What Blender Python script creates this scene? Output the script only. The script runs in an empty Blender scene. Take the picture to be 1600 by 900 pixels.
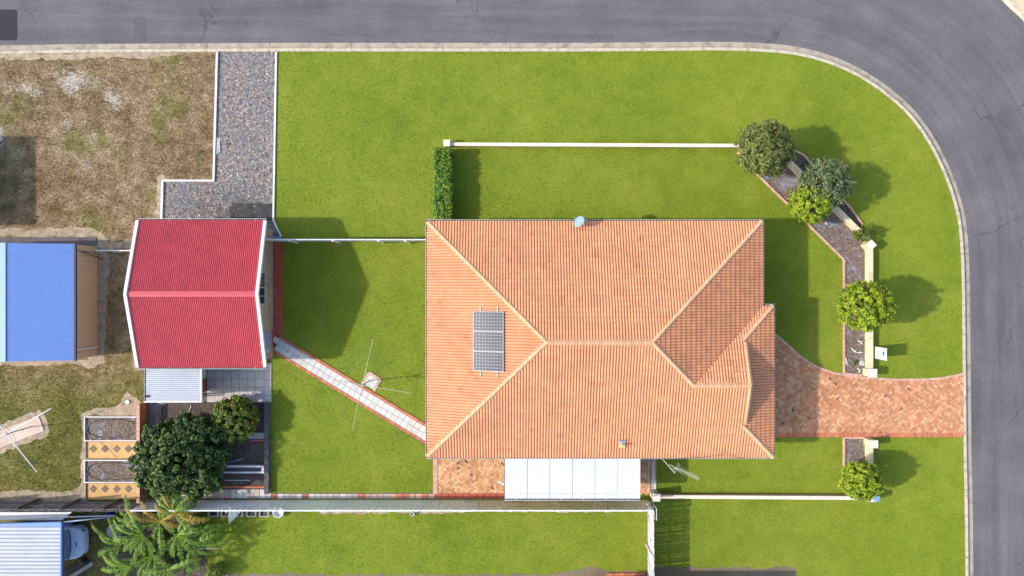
import bpy, bmesh, math, random
import numpy as np
from mathutils import Vector, Matrix
random.seed(7); rng = np.random.default_rng(7)
sc = bpy.context.scene
COL = sc.collection
K = 0.035          # metres per photo pixel on the ground
H = 39.0           # drone height

# ------------------------------------------------------------------ camera, sky, sun
cam_d = bpy.data.cameras.new('camera'); cam = bpy.data.objects.new('camera', cam_d); COL.objects.link(cam)
cam.location = (0, 0, H); cam.rotation_euler = (0, 0, 0)
cam_d.sensor_width = 36.0; cam_d.lens = 36.0 * H / (1600 * K); cam_d.clip_end = 2000; cam_d.clip_start = 0.5
sc.camera = cam
SUN_DIR = Vector((1.316, 0.126, -1.0))                 # the way the light travels
W = bpy.data.worlds.new('World'); sc.world = W; W.use_nodes = True
wn = W.node_tree; bg = wn.nodes['Background']
sky = wn.nodes.new('ShaderNodeTexSky'); sky.sky_type = 'NISHITA'; sky.sun_disc = False
sky.sun_elevation = math.atan2(1.0, math.hypot(1.316, 0.126))
sky.sun_rotation = math.atan2(-1.316, -0.126)
sky.air_density = 1.0; sky.dust_density = 1.5; sky.ozone_density = 1.0
wn.links.new(sky.outputs[0], bg.inputs[0]); bg.inputs[1].default_value = 0.15
sun_d = bpy.data.lights.new('sun', 'SUN'); sun = bpy.data.objects.new('sun', sun_d); COL.objects.link(sun)
sun_d.energy = 2.15; sun_d.angle = math.radians(1.5); sun_d.color = (1.0, 0.95, 0.87)
sun.rotation_euler = SUN_DIR.to_track_quat('-Z', 'Y').to_euler(); sun.location = (-30, 0, 40)
sc.view_settings.view_transform = 'Standard'; sc.view_settings.look = 'None'
sc.view_settings.gamma = 1.0; sc.view_settings.exposure = 1.30
sc.cycles.max_bounces = 6; sc.cycles.transparent_max_bounces = 12

# ------------------------------------------------------------------ helpers
def P(px, py, z=0.0):
    """photo pixel seen at height z -> world point"""
    k = K * (H - z) / H
    return Vector(((px - 800) * k, (450 - py) * k, z))
def T(tx, ty, z=0.0):
    """plan pixel offsets from the picture centre (y down) -> world"""
    return Vector((tx * K, -ty * K, z))
def PP(lst): return [P(x, y).xy for x, y in lst]

class MB:
    def __init__(s): s.v = []; s.f = []; s.c = []; s.m = []
    def add(s, vs, fs, col=None, mi=0):
        b = len(s.v); s.v += [tuple(p) for p in vs]; s.f += [tuple(b + i for i in f) for f in fs]
        s.c += [col or (1, 1, 1)] * len(vs); s.m += [mi] * len(fs); return s
    def box(s, x0, x1, y0, y1, z0, z1, col=None, M=None, mi=0, bottom=True):
        vs = [Vector(p) for p in ((x0,y0,z0),(x1,y0,z0),(x1,y1,z0),(x0,y1,z0),(x0,y0,z1),(x1,y0,z1),(x1,y1,z1),(x0,y1,z1))]
        if M: vs = [M @ p for p in vs]
        fs = [(4,5,6,7),(0,1,5,4),(1,2,6,5),(2,3,7,6),(3,0,4,7)]
        if bottom: fs.append((3,2,1,0))
        return s.add(vs, fs, col, mi)
    def beam(s, p, q, w, h, col=None, mi=0):
        """box from p to q, w wide and h high, p and q on its centre line"""
        p = Vector(p); q = Vector(q); d = (q - p); L = d.length; d = d / L
        up = Vector((0,0,1)) if abs(d.z) < 0.95 else Vector((1,0,0))
        a = d.cross(up).normalized(); u = a.cross(d).normalized()
        M = Matrix((( d.x,a.x,u.x,p.x),(d.y,a.y,u.y,p.y),(d.z,a.z,u.z,p.z),(0,0,0,1)))
        return s.box(0, L, -w/2, w/2, -h/2, h/2, col, M, mi)
    def tube(s, p, q, r, n=8, r2=None, col=None, mi=0):
        p = Vector(p); q = Vector(q); d = (q - p).normalized(); r2 = r if r2 is None else r2
        up = Vector((0,0,1)) if abs(d.z) < 0.95 else Vector((1,0,0))
        a = d.cross(up).normalized(); u = a.cross(d).normalized()
        vs = []
        for c, rr in ((p, r), (q, r2)):
            for i in range(n):
                t = 2 * math.pi * i / n; vs.append(c + a * (math.cos(t) * rr) + u * (math.sin(t) * rr))
        fs = [(i, (i+1) % n, n + (i+1) % n, n + i) for i in range(n)] + [tuple(range(n))[::-1], tuple(range(n, 2*n))]
        return s.add(vs, fs, col, mi)
    def prism(s, pts, z0, z1, col=None, mi=0):
        n = len(pts); a = sum(pts[i][0]*pts[(i+1)%n][1] - pts[(i+1)%n][0]*pts[i][1] for i in range(n))
        if a < 0: pts = pts[::-1]
        vs = [(p[0], p[1], z0) for p in pts] + [(p[0], p[1], z1) for p in pts]
        fs = [tuple(range(n))[::-1], tuple(range(n, 2*n))] + [(i, (i+1) % n, n + (i+1) % n, n + i) for i in range(n)]
        return s.add(vs, fs, col, mi)
    def lathe(s, c, prof, n=20, col=None, mi=0):
        c = Vector(c); vs = []
        for r, z in prof:
            for i in range(n):
                t = 2*math.pi*i/n; vs.append(c + Vector((math.cos(t)*r, math.sin(t)*r, z)))
        fs = []
        for k in range(len(prof)-1):
            for i in range(n):
                fs.append((k*n+i, k*n+(i+1)%n, (k+1)*n+(i+1)%n, (k+1)*n+i))
        fs.append(tuple(range((len(prof)-1)*n, len(prof)*n))); fs.append(tuple(range(n))[::-1])
        return s.add(vs, fs, col, mi)
    def build(s, name, mat, parent=None, smooth=False, origin=None, bevel=0):
        v = np.array(s.v, dtype=np.float64)
        o = Vector(origin) if origin is not None else Vector(((v[:,0].min()+v[:,0].max())/2, (v[:,1].min()+v[:,1].max())/2, v[:,2].min()))
        me = bpy.data.meshes.new(name); me.from_pydata((v - np.array(o)).tolist(), [], s.f)
        for m in (mat if isinstance(mat, (list, tuple)) else [mat]): me.materials.append(m)
        if any(s.m): me.polygons.foreach_set('material_index', s.m)
        if any(c != (1,1,1) for c in s.c):
            at = me.attributes.new('col', 'FLOAT_COLOR', 'POINT')
            at.data.foreach_set('color', [x for c in s.c for x in (*c, 1.0)])
        if smooth: me.polygons.foreach_set('use_smooth', [True]*len(me.polygons))
        me.update()
        ob = bpy.data.objects.new(name, me); COL.objects.link(ob)
        if parent: ob.parent = parent; ob.location = o - parent.location
        else: ob.location = o
        if bevel:
            b = ob.modifiers.new('bevel', 'BEVEL'); b.width = bevel; b.segments = 2; b.limit_method = 'ANGLE'
        return ob
def tag(o, label, cat, group=None, kind=None):
    o['label'] = label
    if cat: o['category'] = cat
    if group: o['group'] = group
    if kind: o['kind'] = kind
    return o
def root(name, label, cat, loc, group=None):
    e = bpy.data.objects.new(name, None); COL.objects.link(e); e.location = loc; e.empty_display_size = 0.2
    return tag(e, label, cat, group)
def clone(o, parent, wloc, rotz=None):
    c = o.copy(); COL.objects.link(c); c.parent = parent
    c.location = Vector(wloc) - (parent.location if parent else Vector((0,0,0)))
    if rotz is not None: c.rotation_euler = (0, 0, rotz)
    return c
def struct(o, label=None):
    o['kind'] = 'structure'
    if label: o['label'] = label
    return o
def pip(pts, poly):
    x, y = pts[:,0], pts[:,1]; ins = np.zeros(len(pts), bool); n = len(poly); j = n-1
    for i in range(n):
        xi, yi = poly[i]; xj, yj = poly[j]
        c = ((yi > y) != (yj > y)) & (x < (xj-xi)*(y-yi)/((yj-yi) if yj != yi else 1e-9)+xi)
        ins ^= c; j = i
    return ins
def sample(poly, n):
    a = np.array([tuple(p) for p in poly]); lo = a.min(0); hi = a.max(0)
    p = rng.random((n, 2))*(hi-lo)+lo
    return p[pip(p, [tuple(q) for q in poly])]
def area(poly):
    return abs(sum(poly[i][0]*poly[(i+1)%len(poly)][1]-poly[(i+1)%len(poly)][0]*poly[i][1] for i in range(len(poly))))/2
def bbox_area(poly):
    a = np.array([tuple(p) for p in poly]); d = a.max(0)-a.min(0); return d[0]*d[1]
def jag(pts, amp=0.08, step=0.25):
    """outline of a worn edge: subdivided and uneven"""
    out = []; n = len(pts)
    for i in range(n):
        p = Vector(pts[i]); q = Vector(pts[(i+1) % n]); m = max(1, int((q-p).length/step))
        for k in range(m):
            t = p.lerp(q, k/m); out.append((t.x+random.uniform(-amp, amp), t.y+random.uniform(-amp, amp)))
    return out
def catmull(pts, n=12):
    out = []; L = len(pts)
    for i in range(L-1):
        p0 = Vector(pts[max(i-1,0)]); p1 = Vector(pts[i]); p2 = Vector(pts[i+1]); p3 = Vector(pts[min(i+2,L-1)])
        for k in range(n):
            t = k/n
            out.append(0.5*((2*p1)+(p2-p0)*t+(2*p0-5*p1+4*p2-p3)*t*t+(3*p1-p0-3*p2+p3)*t**3))
    out.append(Vector(pts[-1])); return out
def sheet(name, pts, z, mat, label=None, kind='structure'):
    mb = MB(); n = len(pts); a = sum(pts[i][0]*pts[(i+1)%n][1]-pts[(i+1)%n][0]*pts[i][1] for i in range(n))
    if a < 0: pts = pts[::-1]
    mb.add([(p[0], p[1], z) for p in pts], [tuple(range(n))])
    o = mb.build(name, mat)
    # triangulate a concave outline properly
    bm = bmesh.new(); bm.from_mesh(o.data); bmesh.ops.triangulate(bm, faces=bm.faces[:], ngon_method='EAR_CLIP'); bm.to_mesh(o.data); bm.free()
    if kind: o['kind'] = kind
    if label: o['label'] = label
    return o
def fast_mesh(name, co, nper, mats, cols=None):
    """co: (N, nper, 3) loose polygons"""
    N = len(co); me = bpy.data.meshes.new(name)
    me.vertices.add(N*nper); me.loops.add(N*nper); me.polygons.add(N)
    me.vertices.foreach_set('co', co.reshape(-1).astype(np.float32))
    me.loops.foreach_set('vertex_index', np.arange(N*nper, dtype=np.int32))
    me.polygons.foreach_set('loop_start', np.arange(0, N*nper, nper, dtype=np.int32))
    me.polygons.foreach_set('loop_total', np.full(N, nper, dtype=np.int32))
    if cols is not None:
        at = me.attributes.new('col', 'FLOAT_COLOR', 'POINT')
        c4 = np.ones((N, nper, 4), np.float32); c4[:,:,:3] = cols[:,None,:]
        at.data.foreach_set('color', c4.reshape(-1))
    for m in (mats if isinstance(mats, (list, tuple)) else [mats]): me.materials.append(m)
    me.update(calc_edges=True); me.validate()
    return me

# ------------------------------------------------------------------ materials
def srgb(r, g, b):
    f = lambda c: (c/255/12.92 if c/255 <= 0.04045 else ((c/255+0.055)/1.055)**2.4)
    return (f(r), f(g), f(b))
class NT:
    def __init__(s, name):
        s.m = bpy.data.materials.new(name); s.m.use_nodes = True; s.t = s.m.node_tree; s.bsdf = s.t.nodes['Principled BSDF']
        s._pos = None
    def n(s, typ, **kw):
        nd = s.t.nodes.new(typ)
        for k, v in kw.items(): setattr(nd, k, v)
        return nd
    def link(s, a, b): s.t.links.new(a, b)
    def pos(s):
        if s._pos is None: s._pos = s.n('ShaderNodeNewGeometry').outputs['Position']
        return s._pos
    def obj(s): return s.n('ShaderNodeTexCoord').outputs['Object']
    def noise(s, scale, detail=4, rough=0.6, vec=None, stretch=None, dist=0.0):
        v = vec or s.pos()
        if stretch:
            mp = s.n('ShaderNodeMapping'); mp.inputs['Scale'].default_value = stretch; s.link(v, mp.inputs[0]); v = mp.outputs[0]
        nd = s.n('ShaderNodeTexNoise'); nd.inputs['Scale'].default_value = scale; nd.inputs['Detail'].default_value = detail
        nd.inputs['Roughness'].default_value = rough; nd.inputs['Distortion'].default_value = dist
        s.link(v, nd.inputs['Vector']); return nd.outputs['Fac']
    def ramp(s, fac, stops):
        r = s.n('ShaderNodeValToRGB'); e = r.color_ramp.elements
        while len(e) < len(stops): e.new(0.5)
        for el, (p, c) in zip(e, stops):
            el.position = p; el.color = (*c, 1) if isinstance(c, tuple) else (c, c, c, 1)
        s.link(fac, r.inputs[0]); return r.outputs[0]
    def mix(s, fac, a, b, mode='MIX'):
        m = s.n('ShaderNodeMix', data_type='RGBA', blend_type=mode)
        for sock, v in ((m.inputs[0], fac), (m.inputs[6], a), (m.inputs[7], b)):
            if isinstance(v, (int, float)): sock.default_value = v
            elif isinstance(v, tuple): sock.default_value = (*v, 1)
            else: s.link(v, sock)
        return m.outputs[2]
    def math(s, op, a, b=0.0):
        m = s.n('ShaderNodeMath', operation=op)
        for sock, v in ((m.inputs[0], a), (m.inputs[1], b)):
            if isinstance(v, (int, float)): sock.default_value = v
            else: s.link(v, sock)
        return m.outputs[0]
    def maprange(s, v, a, b, c=0.0, d=1.0):
        m = s.n('ShaderNodeMapRange'); s.link(v, m.inputs[0])
        for i, x in enumerate((a, b, c, d)): m.inputs[i+1].default_value = x
        return m.outputs[0]
    def blob(s, x, y, rx, ry=None):
        """soft round mask round a world point"""
        mp = s.n('ShaderNodeVectorMath', operation='SUBTRACT'); s.link(s.pos(), mp.inputs[0]); mp.inputs[1].default_value = (x, y, 0)
        sc_ = s.n('ShaderNodeVectorMath', operation='MULTIPLY'); s.link(mp.outputs[0], sc_.inputs[0]); sc_.inputs[1].default_value = (1/rx, 1/(ry or rx), 0)
        ln = s.n('ShaderNodeVectorMath', operation='LENGTH'); s.link(sc_.outputs[0], ln.inputs[0])
        return s.maprange(ln.outputs['Value'], 1.0, 0.0)
    def attr(s, name='col'): return s.n('ShaderNodeAttribute', attribute_name=name).outputs['Color']
    def rand(s): return s.n('ShaderNodeObjectInfo').outputs['Random']
    def bump(s, h, strength=0.4, dist=0.02):
        b = s.n('ShaderNodeBump'); b.inputs['Strength'].default_value = strength; b.inputs['Distance'].default_value = dist
        s.link(h, b.inputs['Height']); s.link(b.outputs[0], s.bsdf.inputs['Normal'])
    def out(s, col, rough=0.8, metallic=0.0, spec=0.3):
        if isinstance(col, tuple): s.bsdf.inputs['Base Color'].default_value = (*col, 1)
        else: s.link(col, s.bsdf.inputs['Base Color'])
        if isinstance(rough, (int, float)): s.bsdf.inputs['Roughness'].default_value = rough
        else: s.link(rough, s.bsdf.inputs['Roughness'])
        s.bsdf.inputs['Metallic'].default_value = metallic; s.bsdf.inputs['Specular IOR Level'].default_value = spec
        return s.m
def sc3(c, k): return tuple(x*k for x in c)
def plain(name, c, rough=0.6, var=0.15, scale=3.0, metallic=0.0, spec=0.3, objrand=0.0, bump=0.0, fine=40):
    t = NT(name); a = t.noise(scale, 5); b = t.noise(fine, 3)
    f = t.math('ADD', t.math('MULTIPLY', a, 0.65), t.math('MULTIPLY', b, 0.35))
    col = t.ramp(f, [(0.3, sc3(c, 1-var)), (0.7, sc3(c, 1+var))])
    if objrand:
        g = t.maprange(t.rand(), 0, 1, 1-objrand, 1+objrand)
        cc = t.n('ShaderNodeCombineXYZ'); [t.link(g, cc.inputs[i]) for i in range(3)]
        col = t.mix(1.0, col, cc.outputs[0], 'MULTIPLY')
    if bump: t.bump(b, bump, 0.01)
    return t.out(col, rough, metallic, spec)
def attrmat(name, rough=0.8, scale=6, var=0.15, spec=0.3, bump=0.0, fine=30):
    t = NT(name); f = t.noise(scale, 5); g = t.ramp(f, [(0.3, 1-var), (0.7, 1+var)])
    col = t.mix(1.0, t.attr(), g, 'MULTIPLY')
    if bump: t.bump(t.noise(fine, 3), bump, 0.01)
    return t.out(col, rough, 0, spec)

# --- lawn colour: shared by turf sheet and grass blades
LA, LB, LC = (0.118, 0.162, 0.010), (0.170, 0.220, 0.015), (0.232, 0.256, 0.027)
def lawn_col(t):
    big = t.noise(0.16, 5, 0.6); mid = t.noise(0.9, 5, 0.65); fin = t.noise(9, 4, 0.7)
    f = t.math('ADD', t.math('ADD', t.math('MULTIPLY', big, 0.45), t.math('MULTIPLY', mid, 0.33)), t.math('MULTIPLY', fin, 0.32))
    return t.ramp(f, [(0.39, LA), (0.53, LB), (0.66, LC)])
def mk_lawn(name, use_attr):
    t = NT(name); c = lawn_col(t)
    if use_attr: c = t.mix(1.0, c, t.attr(), 'MULTIPLY')
    else:
        g = t.noise(28, 4, 0.8); c = t.mix(1.0, c, t.ramp(g, [(0.3, 0.60), (0.7, 1.2)]), 'MULTIPLY'); t.bump(t.noise(22, 4, 0.8), 0.7, 0.04)
    return t.out(c, 0.75, 0, 0.15)
def dry_col(t):
    big = t.noise(0.22, 5, 0.65); mid = t.noise(1.3, 6, 0.7); fin = t.noise(8, 5, 0.75)
    f = t.math('ADD', t.math('ADD', t.math('MULTIPLY', big, 0.25), t.math('MULTIPLY', mid, 0.4)), t.math('MULTIPLY', fin, 0.4))
    brown = t.ramp(f, [(0.39, (0.075, 0.052, 0.022)), (0.49, (0.190, 0.128, 0.062)), (0.565, (0.300, 0.212, 0.122)), (0.66, (0.48, 0.385, 0.275))])
    green = t.ramp(f, [(0.40, (0.060, 0.062, 0.012)), (0.52, (0.135, 0.125, 0.028)), (0.66, (0.27, 0.215, 0.085))])
    sep = t.n('ShaderNodeSeparateXYZ'); t.link(t.pos(), sep.inputs[0])
    yy = t.math('ADD', sep.outputs[1], t.math('MULTIPLY', t.noise(0.5, 3), 3.0))
    gm = t.maprange(yy, -1.0, -5.0)
    patch = t.ramp(t.noise(0.45, 4, 0.6), [(0.52, 0.0), (0.66, 0.75)])
    gm2 = t.math('MAXIMUM', gm, patch)
    c = t.mix(gm2, brown, green)
    # bare sandy patches
    m = None
    for x, y, r1, r2, wt in BARE:
        b = t.math('MULTIPLY', t.blob(x, y, r1, r2), wt); m = b if m is None else t.math('MAXIMUM', m, b)
    m = t.math('ADD', t.math('MULTIPLY', m, 0.55), t.math('ADD', t.math('MULTIPLY', t.noise(6.5, 3, 0.6), 0.9), t.math('MULTIPLY', t.noise(1.1, 4, 0.6), 0.8)))
    m = t.maprange(m, 1.08, 1.36, 0.0, 0.8)
    return t.mix(m, c, (0.50, 0.44, 0.37))
BARE = [(*P(112,128).xy, 2.3, 1.2, 1.0), (*P(178,155).xy, 1.2, 1.7, .78), (*P(38,142).xy, 2.0, 1.0, .80), (*P(150,215).xy, 1.0, 1.0, .55), (*P(100,190).xy, 2.4, 1.4, .5),
        (*P(132,255).xy, .9, 1.0, .55), (*P(2,215).xy, .5, 1.2, .9)]
def mk_dry(name, use_attr):
    t = NT(name); c = dry_col(t)
    if use_attr: c = t.mix(1.0, c, t.attr(), 'MULTIPLY')
    else: t.bump(t.noise(18, 5, 0.8), 0.8, 0.04)
    return t.out(c, 0.9, 0, 0.1)
M = {}
M['lawn'] = mk_lawn('turf', False); M['blade'] = mk_lawn('grass_blade', True)
M['dry'] = mk_dry('dry_turf', False); M['dryblade'] = mk_dry('dry_blade', True)
def mk_asphalt():
    t = NT('asphalt'); uv = t.n('ShaderNodeUVMap', uv_map='road').outputs[0]
    st = t.noise(1.0, 5, 0.6, vec=uv, stretch=(0.10, 1.5, 1)); st2 = t.noise(1.0, 4, 0.6, vec=uv, stretch=(0.35, 5.0, 1)); g = t.noise(14, 6, 0.9); b = t.noise(0.35, 5, 0.6)
    f = t.math('ADD', t.math('ADD', t.math('MULTIPLY', st, 0.22), t.math('MULTIPLY', st2, 0.06)), t.math('ADD', t.math('MULTIPLY', g, 0.52), t.math('MULTIPLY', b, 0.2)))
    c = t.ramp(f, [(0.38, (0.062, 0.057, 0.061)), (0.50, (0.108, 0.099, 0.102)), (0.64, (0.180, 0.163, 0.162))])
    vo = t.n('ShaderNodeTexVoronoi', feature='DISTANCE_TO_EDGE'); vo.inputs['Scale'].default_value = 0.22
    wv = t.n('ShaderNodeVectorMath', operation='ADD'); nz = t.n('ShaderNodeTexNoise'); nz.inputs['Scale'].default_value = 1.2; nz.inputs['Detail'].default_value = 6; t.link(t.pos(), nz.inputs['Vector'])
    t.link(t.pos(), wv.inputs[0]); t.link(nz.outputs['Color'], wv.inputs[1]); t.link(wv.outputs[0], vo.inputs['Vector'])
    crack = t.math('MULTIPLY', t.maprange(vo.outputs['Distance'], 0.010, 0.002), t.ramp(t.noise(0.25, 3), [(0.5, 0.0), (0.62, 0.55)]))
    c = t.mix(crack, c, (0.03, 0.028, 0.03))
    oil = t.ramp(t.noise(1.7, 3, 0.4), [(0.70, 0.0), (0.78, 0.35)]); c = t.mix(oil, c, (0.05, 0.045, 0.047))
    t.bump(g, 0.5, 0.01); return t.out(c, 0.9, 0, 0.2)
M['asphalt'] = mk_asphalt()
M['patch'] = plain('dark_road_patch', (0.026, 0.024, 0.030), 0.9, 0.18, 2, bump=0.3)
M['patch2'] = plain('asphalt_patch_worn', (0.085, 0.081, 0.092), 0.9, 0.2, 2, bump=0.3)
def mk_concrete(name, c, stain=0.4, scale=1.2):
    t = NT(name); a = t.noise(scale, 6, 0.7); b = t.noise(25, 4, 0.7)
    col = t.ramp(t.math('ADD', t.math('MULTIPLY', a, 0.7), t.math('MULTIPLY', b, 0.3)), [(0.36, sc3(c, 1-stain)), (0.52, c), (0.7, sc3(c, 1.15))])
    t.bump(b, 0.3, 0.01); return t.out(col, 0.85, 0, 0.2)
M['kerb'] = mk_concrete('kerb_concrete', (0.46, 0.385, 0.28), 0.45, 3.0)
M['gutter_pan'] = mk_concrete('gutter_concrete', (0.34, 0.285, 0.215), 0.5, 2.0)
M['concrete'] = mk_concrete('concrete', (0.36, 0.33, 0.30), 0.3)
M['stained'] = mk_concrete('stained_concrete', (0.115, 0.10, 0.105), 0.55, 0.9)
M['slab'] = mk_concrete('slab_concrete', (0.50, 0.375, 0.29), 0.2)
M['white_edge'] = mk_concrete('white_edging', (0.66, 0.63, 0.60), 0.2)
M['cream_wall'] = mk_concrete('cream_block', (0.60, 0.49, 0.31), 0.22, 3)
M['cream_cap'] = mk_concrete('cream_capping', (0.68, 0.53, 0.42), 0.15, 3)
M['pink_edge'] = plain('pink_brick_edging', (0.50, 0.30, 0.21), 0.85, 0.2, 5, objrand=0.12, bump=0.2)
M['earth'] = plain('earth', (0.16, 0.12, 0.08), 0.95, 0.3, 0.8, bump=0.4)
M['sand'] = plain('worn_sandy_soil', (0.32, 0.245, 0.165), 0.95, 0.55, 3.0, bump=0.5)
M['verge'] = plain('sand_verge', (0.50, 0.38, 0.24), 0.95, 0.15, 0.8, bump=0.3)
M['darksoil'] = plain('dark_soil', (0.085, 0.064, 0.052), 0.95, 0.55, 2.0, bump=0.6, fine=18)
def mk_mulch():
    t = NT('garden_mulch'); a = t.noise(1.1, 5, 0.7); b = t.noise(14, 5, 0.8)
    soil = t.ramp(b, [(0.35, (0.060, 0.040, 0.030)), (0.5, (0.155, 0.112, 0.088)), (0.68, (0.31, 0.245, 0.205))])
    mat = t.ramp(t.noise(5, 5, 0.7), [(0.35, (0.12, 0.12, 0.14)), (0.65, (0.30, 0.30, 0.345))])
    c = t.mix(t.ramp(a, [(0.52, 0.0), (0.58, 0.9)]), soil, mat); t.bump(b, 0.7, 0.03); return t.out(c, 0.95, 0, 0.1)
M['mulch'] = mk_mulch()
def mk_gravel():
    t = NT('grey_gravel'); a = t.noise(0.7, 6, 0.75); b = t.noise(5.5, 7, 0.85)
    warm = t.ramp(b, [(0.36, (0.045, 0.036, 0.032)), (0.5, (0.195, 0.155, 0.140)), (0.64, (0.42, 0.355, 0.32))])
    cool = t.ramp(b, [(0.34, (0.080, 0.077, 0.082)), (0.5, (0.15, 0.145, 0.150)), (0.66, (0.34, 0.315, 0.29))])
    c = t.mix(t.ramp(a, [(0.46, 0.0), (0.56, 1.0)]), warm, cool); c = t.mix(t.math('MULTIPLY', t.blob(*P(350,330).xy, 3.4, 1.8), t.ramp(t.noise(1.8, 6, 0.8), [(0.4, 0.0), (0.6, 0.9)])), c, (0.05, 0.042, 0.04)); t.bump(b, 0.6, 0.03); return t.out(c, 0.95, 0, 0.1)
M['gravel'] = mk_gravel()
M['litter'] = attrmat('leaf_litter', 0.9)
M['brick'] = attrmat('paving_brick', 0.85, 1.2, 0.22, bump=0.2)
M['tan_sand'] = plain('tan_path_sand', (0.50, 0.31, 0.125), 0.95, 0.2, 3, bump=0.3)
def mk_tile(name, c, use_attr=False):
    t = NT(name); a = t.noise(0.8, 5, 0.65); b = t.noise(30, 4, 0.7)
    col = t.ramp(t.math('ADD', t.math('MULTIPLY', a, 0.6), t.math('MULTIPLY', b, 0.4)), [(0.34, sc3(c, 0.85)), (0.66, sc3(c, 1.12))])
    spots = t.ramp(t.noise(1.6, 8, 0.85, stretch=(1, 2.2, 1)), [(0.62, 0.0), (0.76, 0.4)])
    col = t.mix(spots, col, sc3(c, 0.45))
    if use_attr: col = t.mix(1.0, col, t.attr(), 'MULTIPLY')
    g = t.maprange(t.rand(), 0, 1, 1.0 if use_attr else 0.93, 1.0 if use_attr else 1.06); cc = t.n('ShaderNodeCombineXYZ'); [t.link(g, cc.inputs[i]) for i in range(3)]
    col = t.mix(1.0, col, cc.outputs[0], 'MULTIPLY'); t.bump(b, 0.15, 0.005)
    return t.out(col, 0.6, 0, 0.35)
M['tile'] = mk_tile('terracotta_tile', (0.545, 0.232, 0.110)); M['tile_field'] = mk_tile('terracotta_tile_field', (0.545, 0.232, 0.110), True); M['cap'] = mk_tile('ridge_cap_tile', (0.53, 0.285, 0.15))
M['mortar'] = plain('mortar', (0.66, 0.48, 0.32), 0.9, 0.1)
M['red_metal'] = plain('red_roof_paint', (0.51, 0.052, 0.060), 0.30, 0.16, 1.4, spec=0.6)
M['pink_metal'] = plain('ridge_flashing_faded_red', (0.45, 0.060, 0.070), 0.5, 0.15, 2.5, spec=0.5)
M['white_metal'] = plain('white_metal', (0.62, 0.62, 0.62), 0.4, 0.05, 1.2, spec=0.5)
M['white_sheet'] = plain('white_roof_sheet', (0.35, 0.365, 0.395), 0.5, 0.12, 1.0, spec=0.5)
M['rib_dark'] = plain('dark_rib_flank', (0.17, 0.175, 0.195), 0.7, 0.3, 2)  # darker grey for one flank of each rib
M['patio_sheet'] = plain('patio_roof_sheet', (0.50, 0.495, 0.49), 0.5, 0.07, 0.9, spec=0.3)
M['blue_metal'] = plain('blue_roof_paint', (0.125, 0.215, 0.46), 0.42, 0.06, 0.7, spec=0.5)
M['blue_light'] = plain('pale_blue_paint', (0.155, 0.265, 0.48), 0.45, 0.06, 1, spec=0.5)
M['blue_dark'] = plain('blue_trim', (0.035, 0.085, 0.30), 0.4, 0.1, 1, spec=0.5)
M['navy'] = plain('navy_gutter', (0.012, 0.018, 0.05), 0.4, 0.1)
M['beige_metal'] = plain('beige_wall_sheet', (0.52, 0.38, 0.26), 0.5, 0.06, 0.8, spec=0.4)
M['fence_sheet'] = plain('pale_grey_fence_sheet', (0.72, 0.70, 0.71), 0.5, 0.10, 0.7, spec=0.4)
M['fence_pink'] = plain('pinkish_grey_fence_sheet', (0.66, 0.57, 0.53), 0.5, 0.10, 0.7, spec=0.4)
M['paling'] = plain('weathered_white_paling', (0.44, 0.43, 0.43), 0.8, 0.2, 3, objrand=0.15)
M['old_timber'] = plain('weathered_dark_timber', (0.165, 0.140, 0.135), 0.9, 0.35, 3, objrand=0.25, bump=0.3)
M['dark_timber'] = plain('dark_timber', (0.075, 0.058, 0.045), 0.9, 0.3, 3, bump=0.3)
M['gutter'] = plain('sage_gutter', (0.40, 0.41, 0.38), 0.5, 0.08); M['gutter_in'] = plain('gutter_inside', (0.05, 0.05, 0.055), 0.7, 0.2)
def mk_brickwall(name, c1, c2, mort):
    t = NT(name); mp = t.n('ShaderNodeMapping'); co = t.n('ShaderNodeTexCoord').outputs['Object']
    sp = t.n('ShaderNodeSeparateXYZ'); t.link(co, sp.inputs[0]); cb = t.n('ShaderNodeCombineXYZ')
    t.link(t.math('ADD', sp.outputs[0], sp.outputs[1]), cb.inputs[0]); t.link(sp.outputs[2], cb.inputs[1])
    b = t.n('ShaderNodeTexBrick'); t.link(cb.outputs[0], b.inputs['Vector'])
    b.inputs['Color1'].default_value = (*c1, 1); b.inputs['Color2'].default_value = (*c2, 1); b.inputs['Mortar'].default_value = (*mort, 1)
    b.inputs['Scale'].default_value = 1.0; b.inputs['Brick Width'].default_value = 0.24; b.inputs['Row Height'].default_value = 0.086; b.inputs['Mortar Size'].default_value = 0.008
    col = t.mix(1.0, b.outputs['Color'], t.ramp(t.noise(3, 5), [(0.3, 0.8), (0.7, 1.15)]), 'MULTIPLY')
    t.bump(t.math('SUBTRACT', 1.0, b.outputs['Fac']), 0.6, 0.01); return t.out(col, 0.85, 0, 0.2)
M['tan_brick'] = mk_brickwall('tan_brick_wall', (0.42, 0.30, 0.18), (0.33, 0.22, 0.13), (0.40, 0.34, 0.26))
M['orange_brick'] = mk_brickwall('orange_brick_wall', (0.52, 0.21, 0.09), (0.40, 0.15, 0.065), (0.50, 0.36, 0.24))
M['red_path'] = plain('red_oxide_concrete', (0.37, 0.085, 0.05), 0.8, 0.25, 2.0, bump=0.2)
M['red_brick'] = plain('red_brick', (0.44, 0.145, 0.075), 0.85, 0.2, 4, objrand=0.18, bump=0.2)
M['paver'] = plain('pale_paver', (0.50, 0.47, 0.42), 0.85, 0.15, 3, objrand=0.07, bump=0.15)
M['court_tile'] = plain('courtyard_tile', (0.46, 0.41, 0.37), 0.7, 0.14, 2, objrand=0.05)
M['mixpaver'] = plain('mixed_paver', (0.46, 0.36, 0.29), 0.85, 0.2, 3, objrand=0.15)
M['dpaver'] = plain('brown_diamond_paver', (0.17, 0.125, 0.095), 0.9, 0.25, 5, objrand=0.1, bump=0.2)
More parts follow.
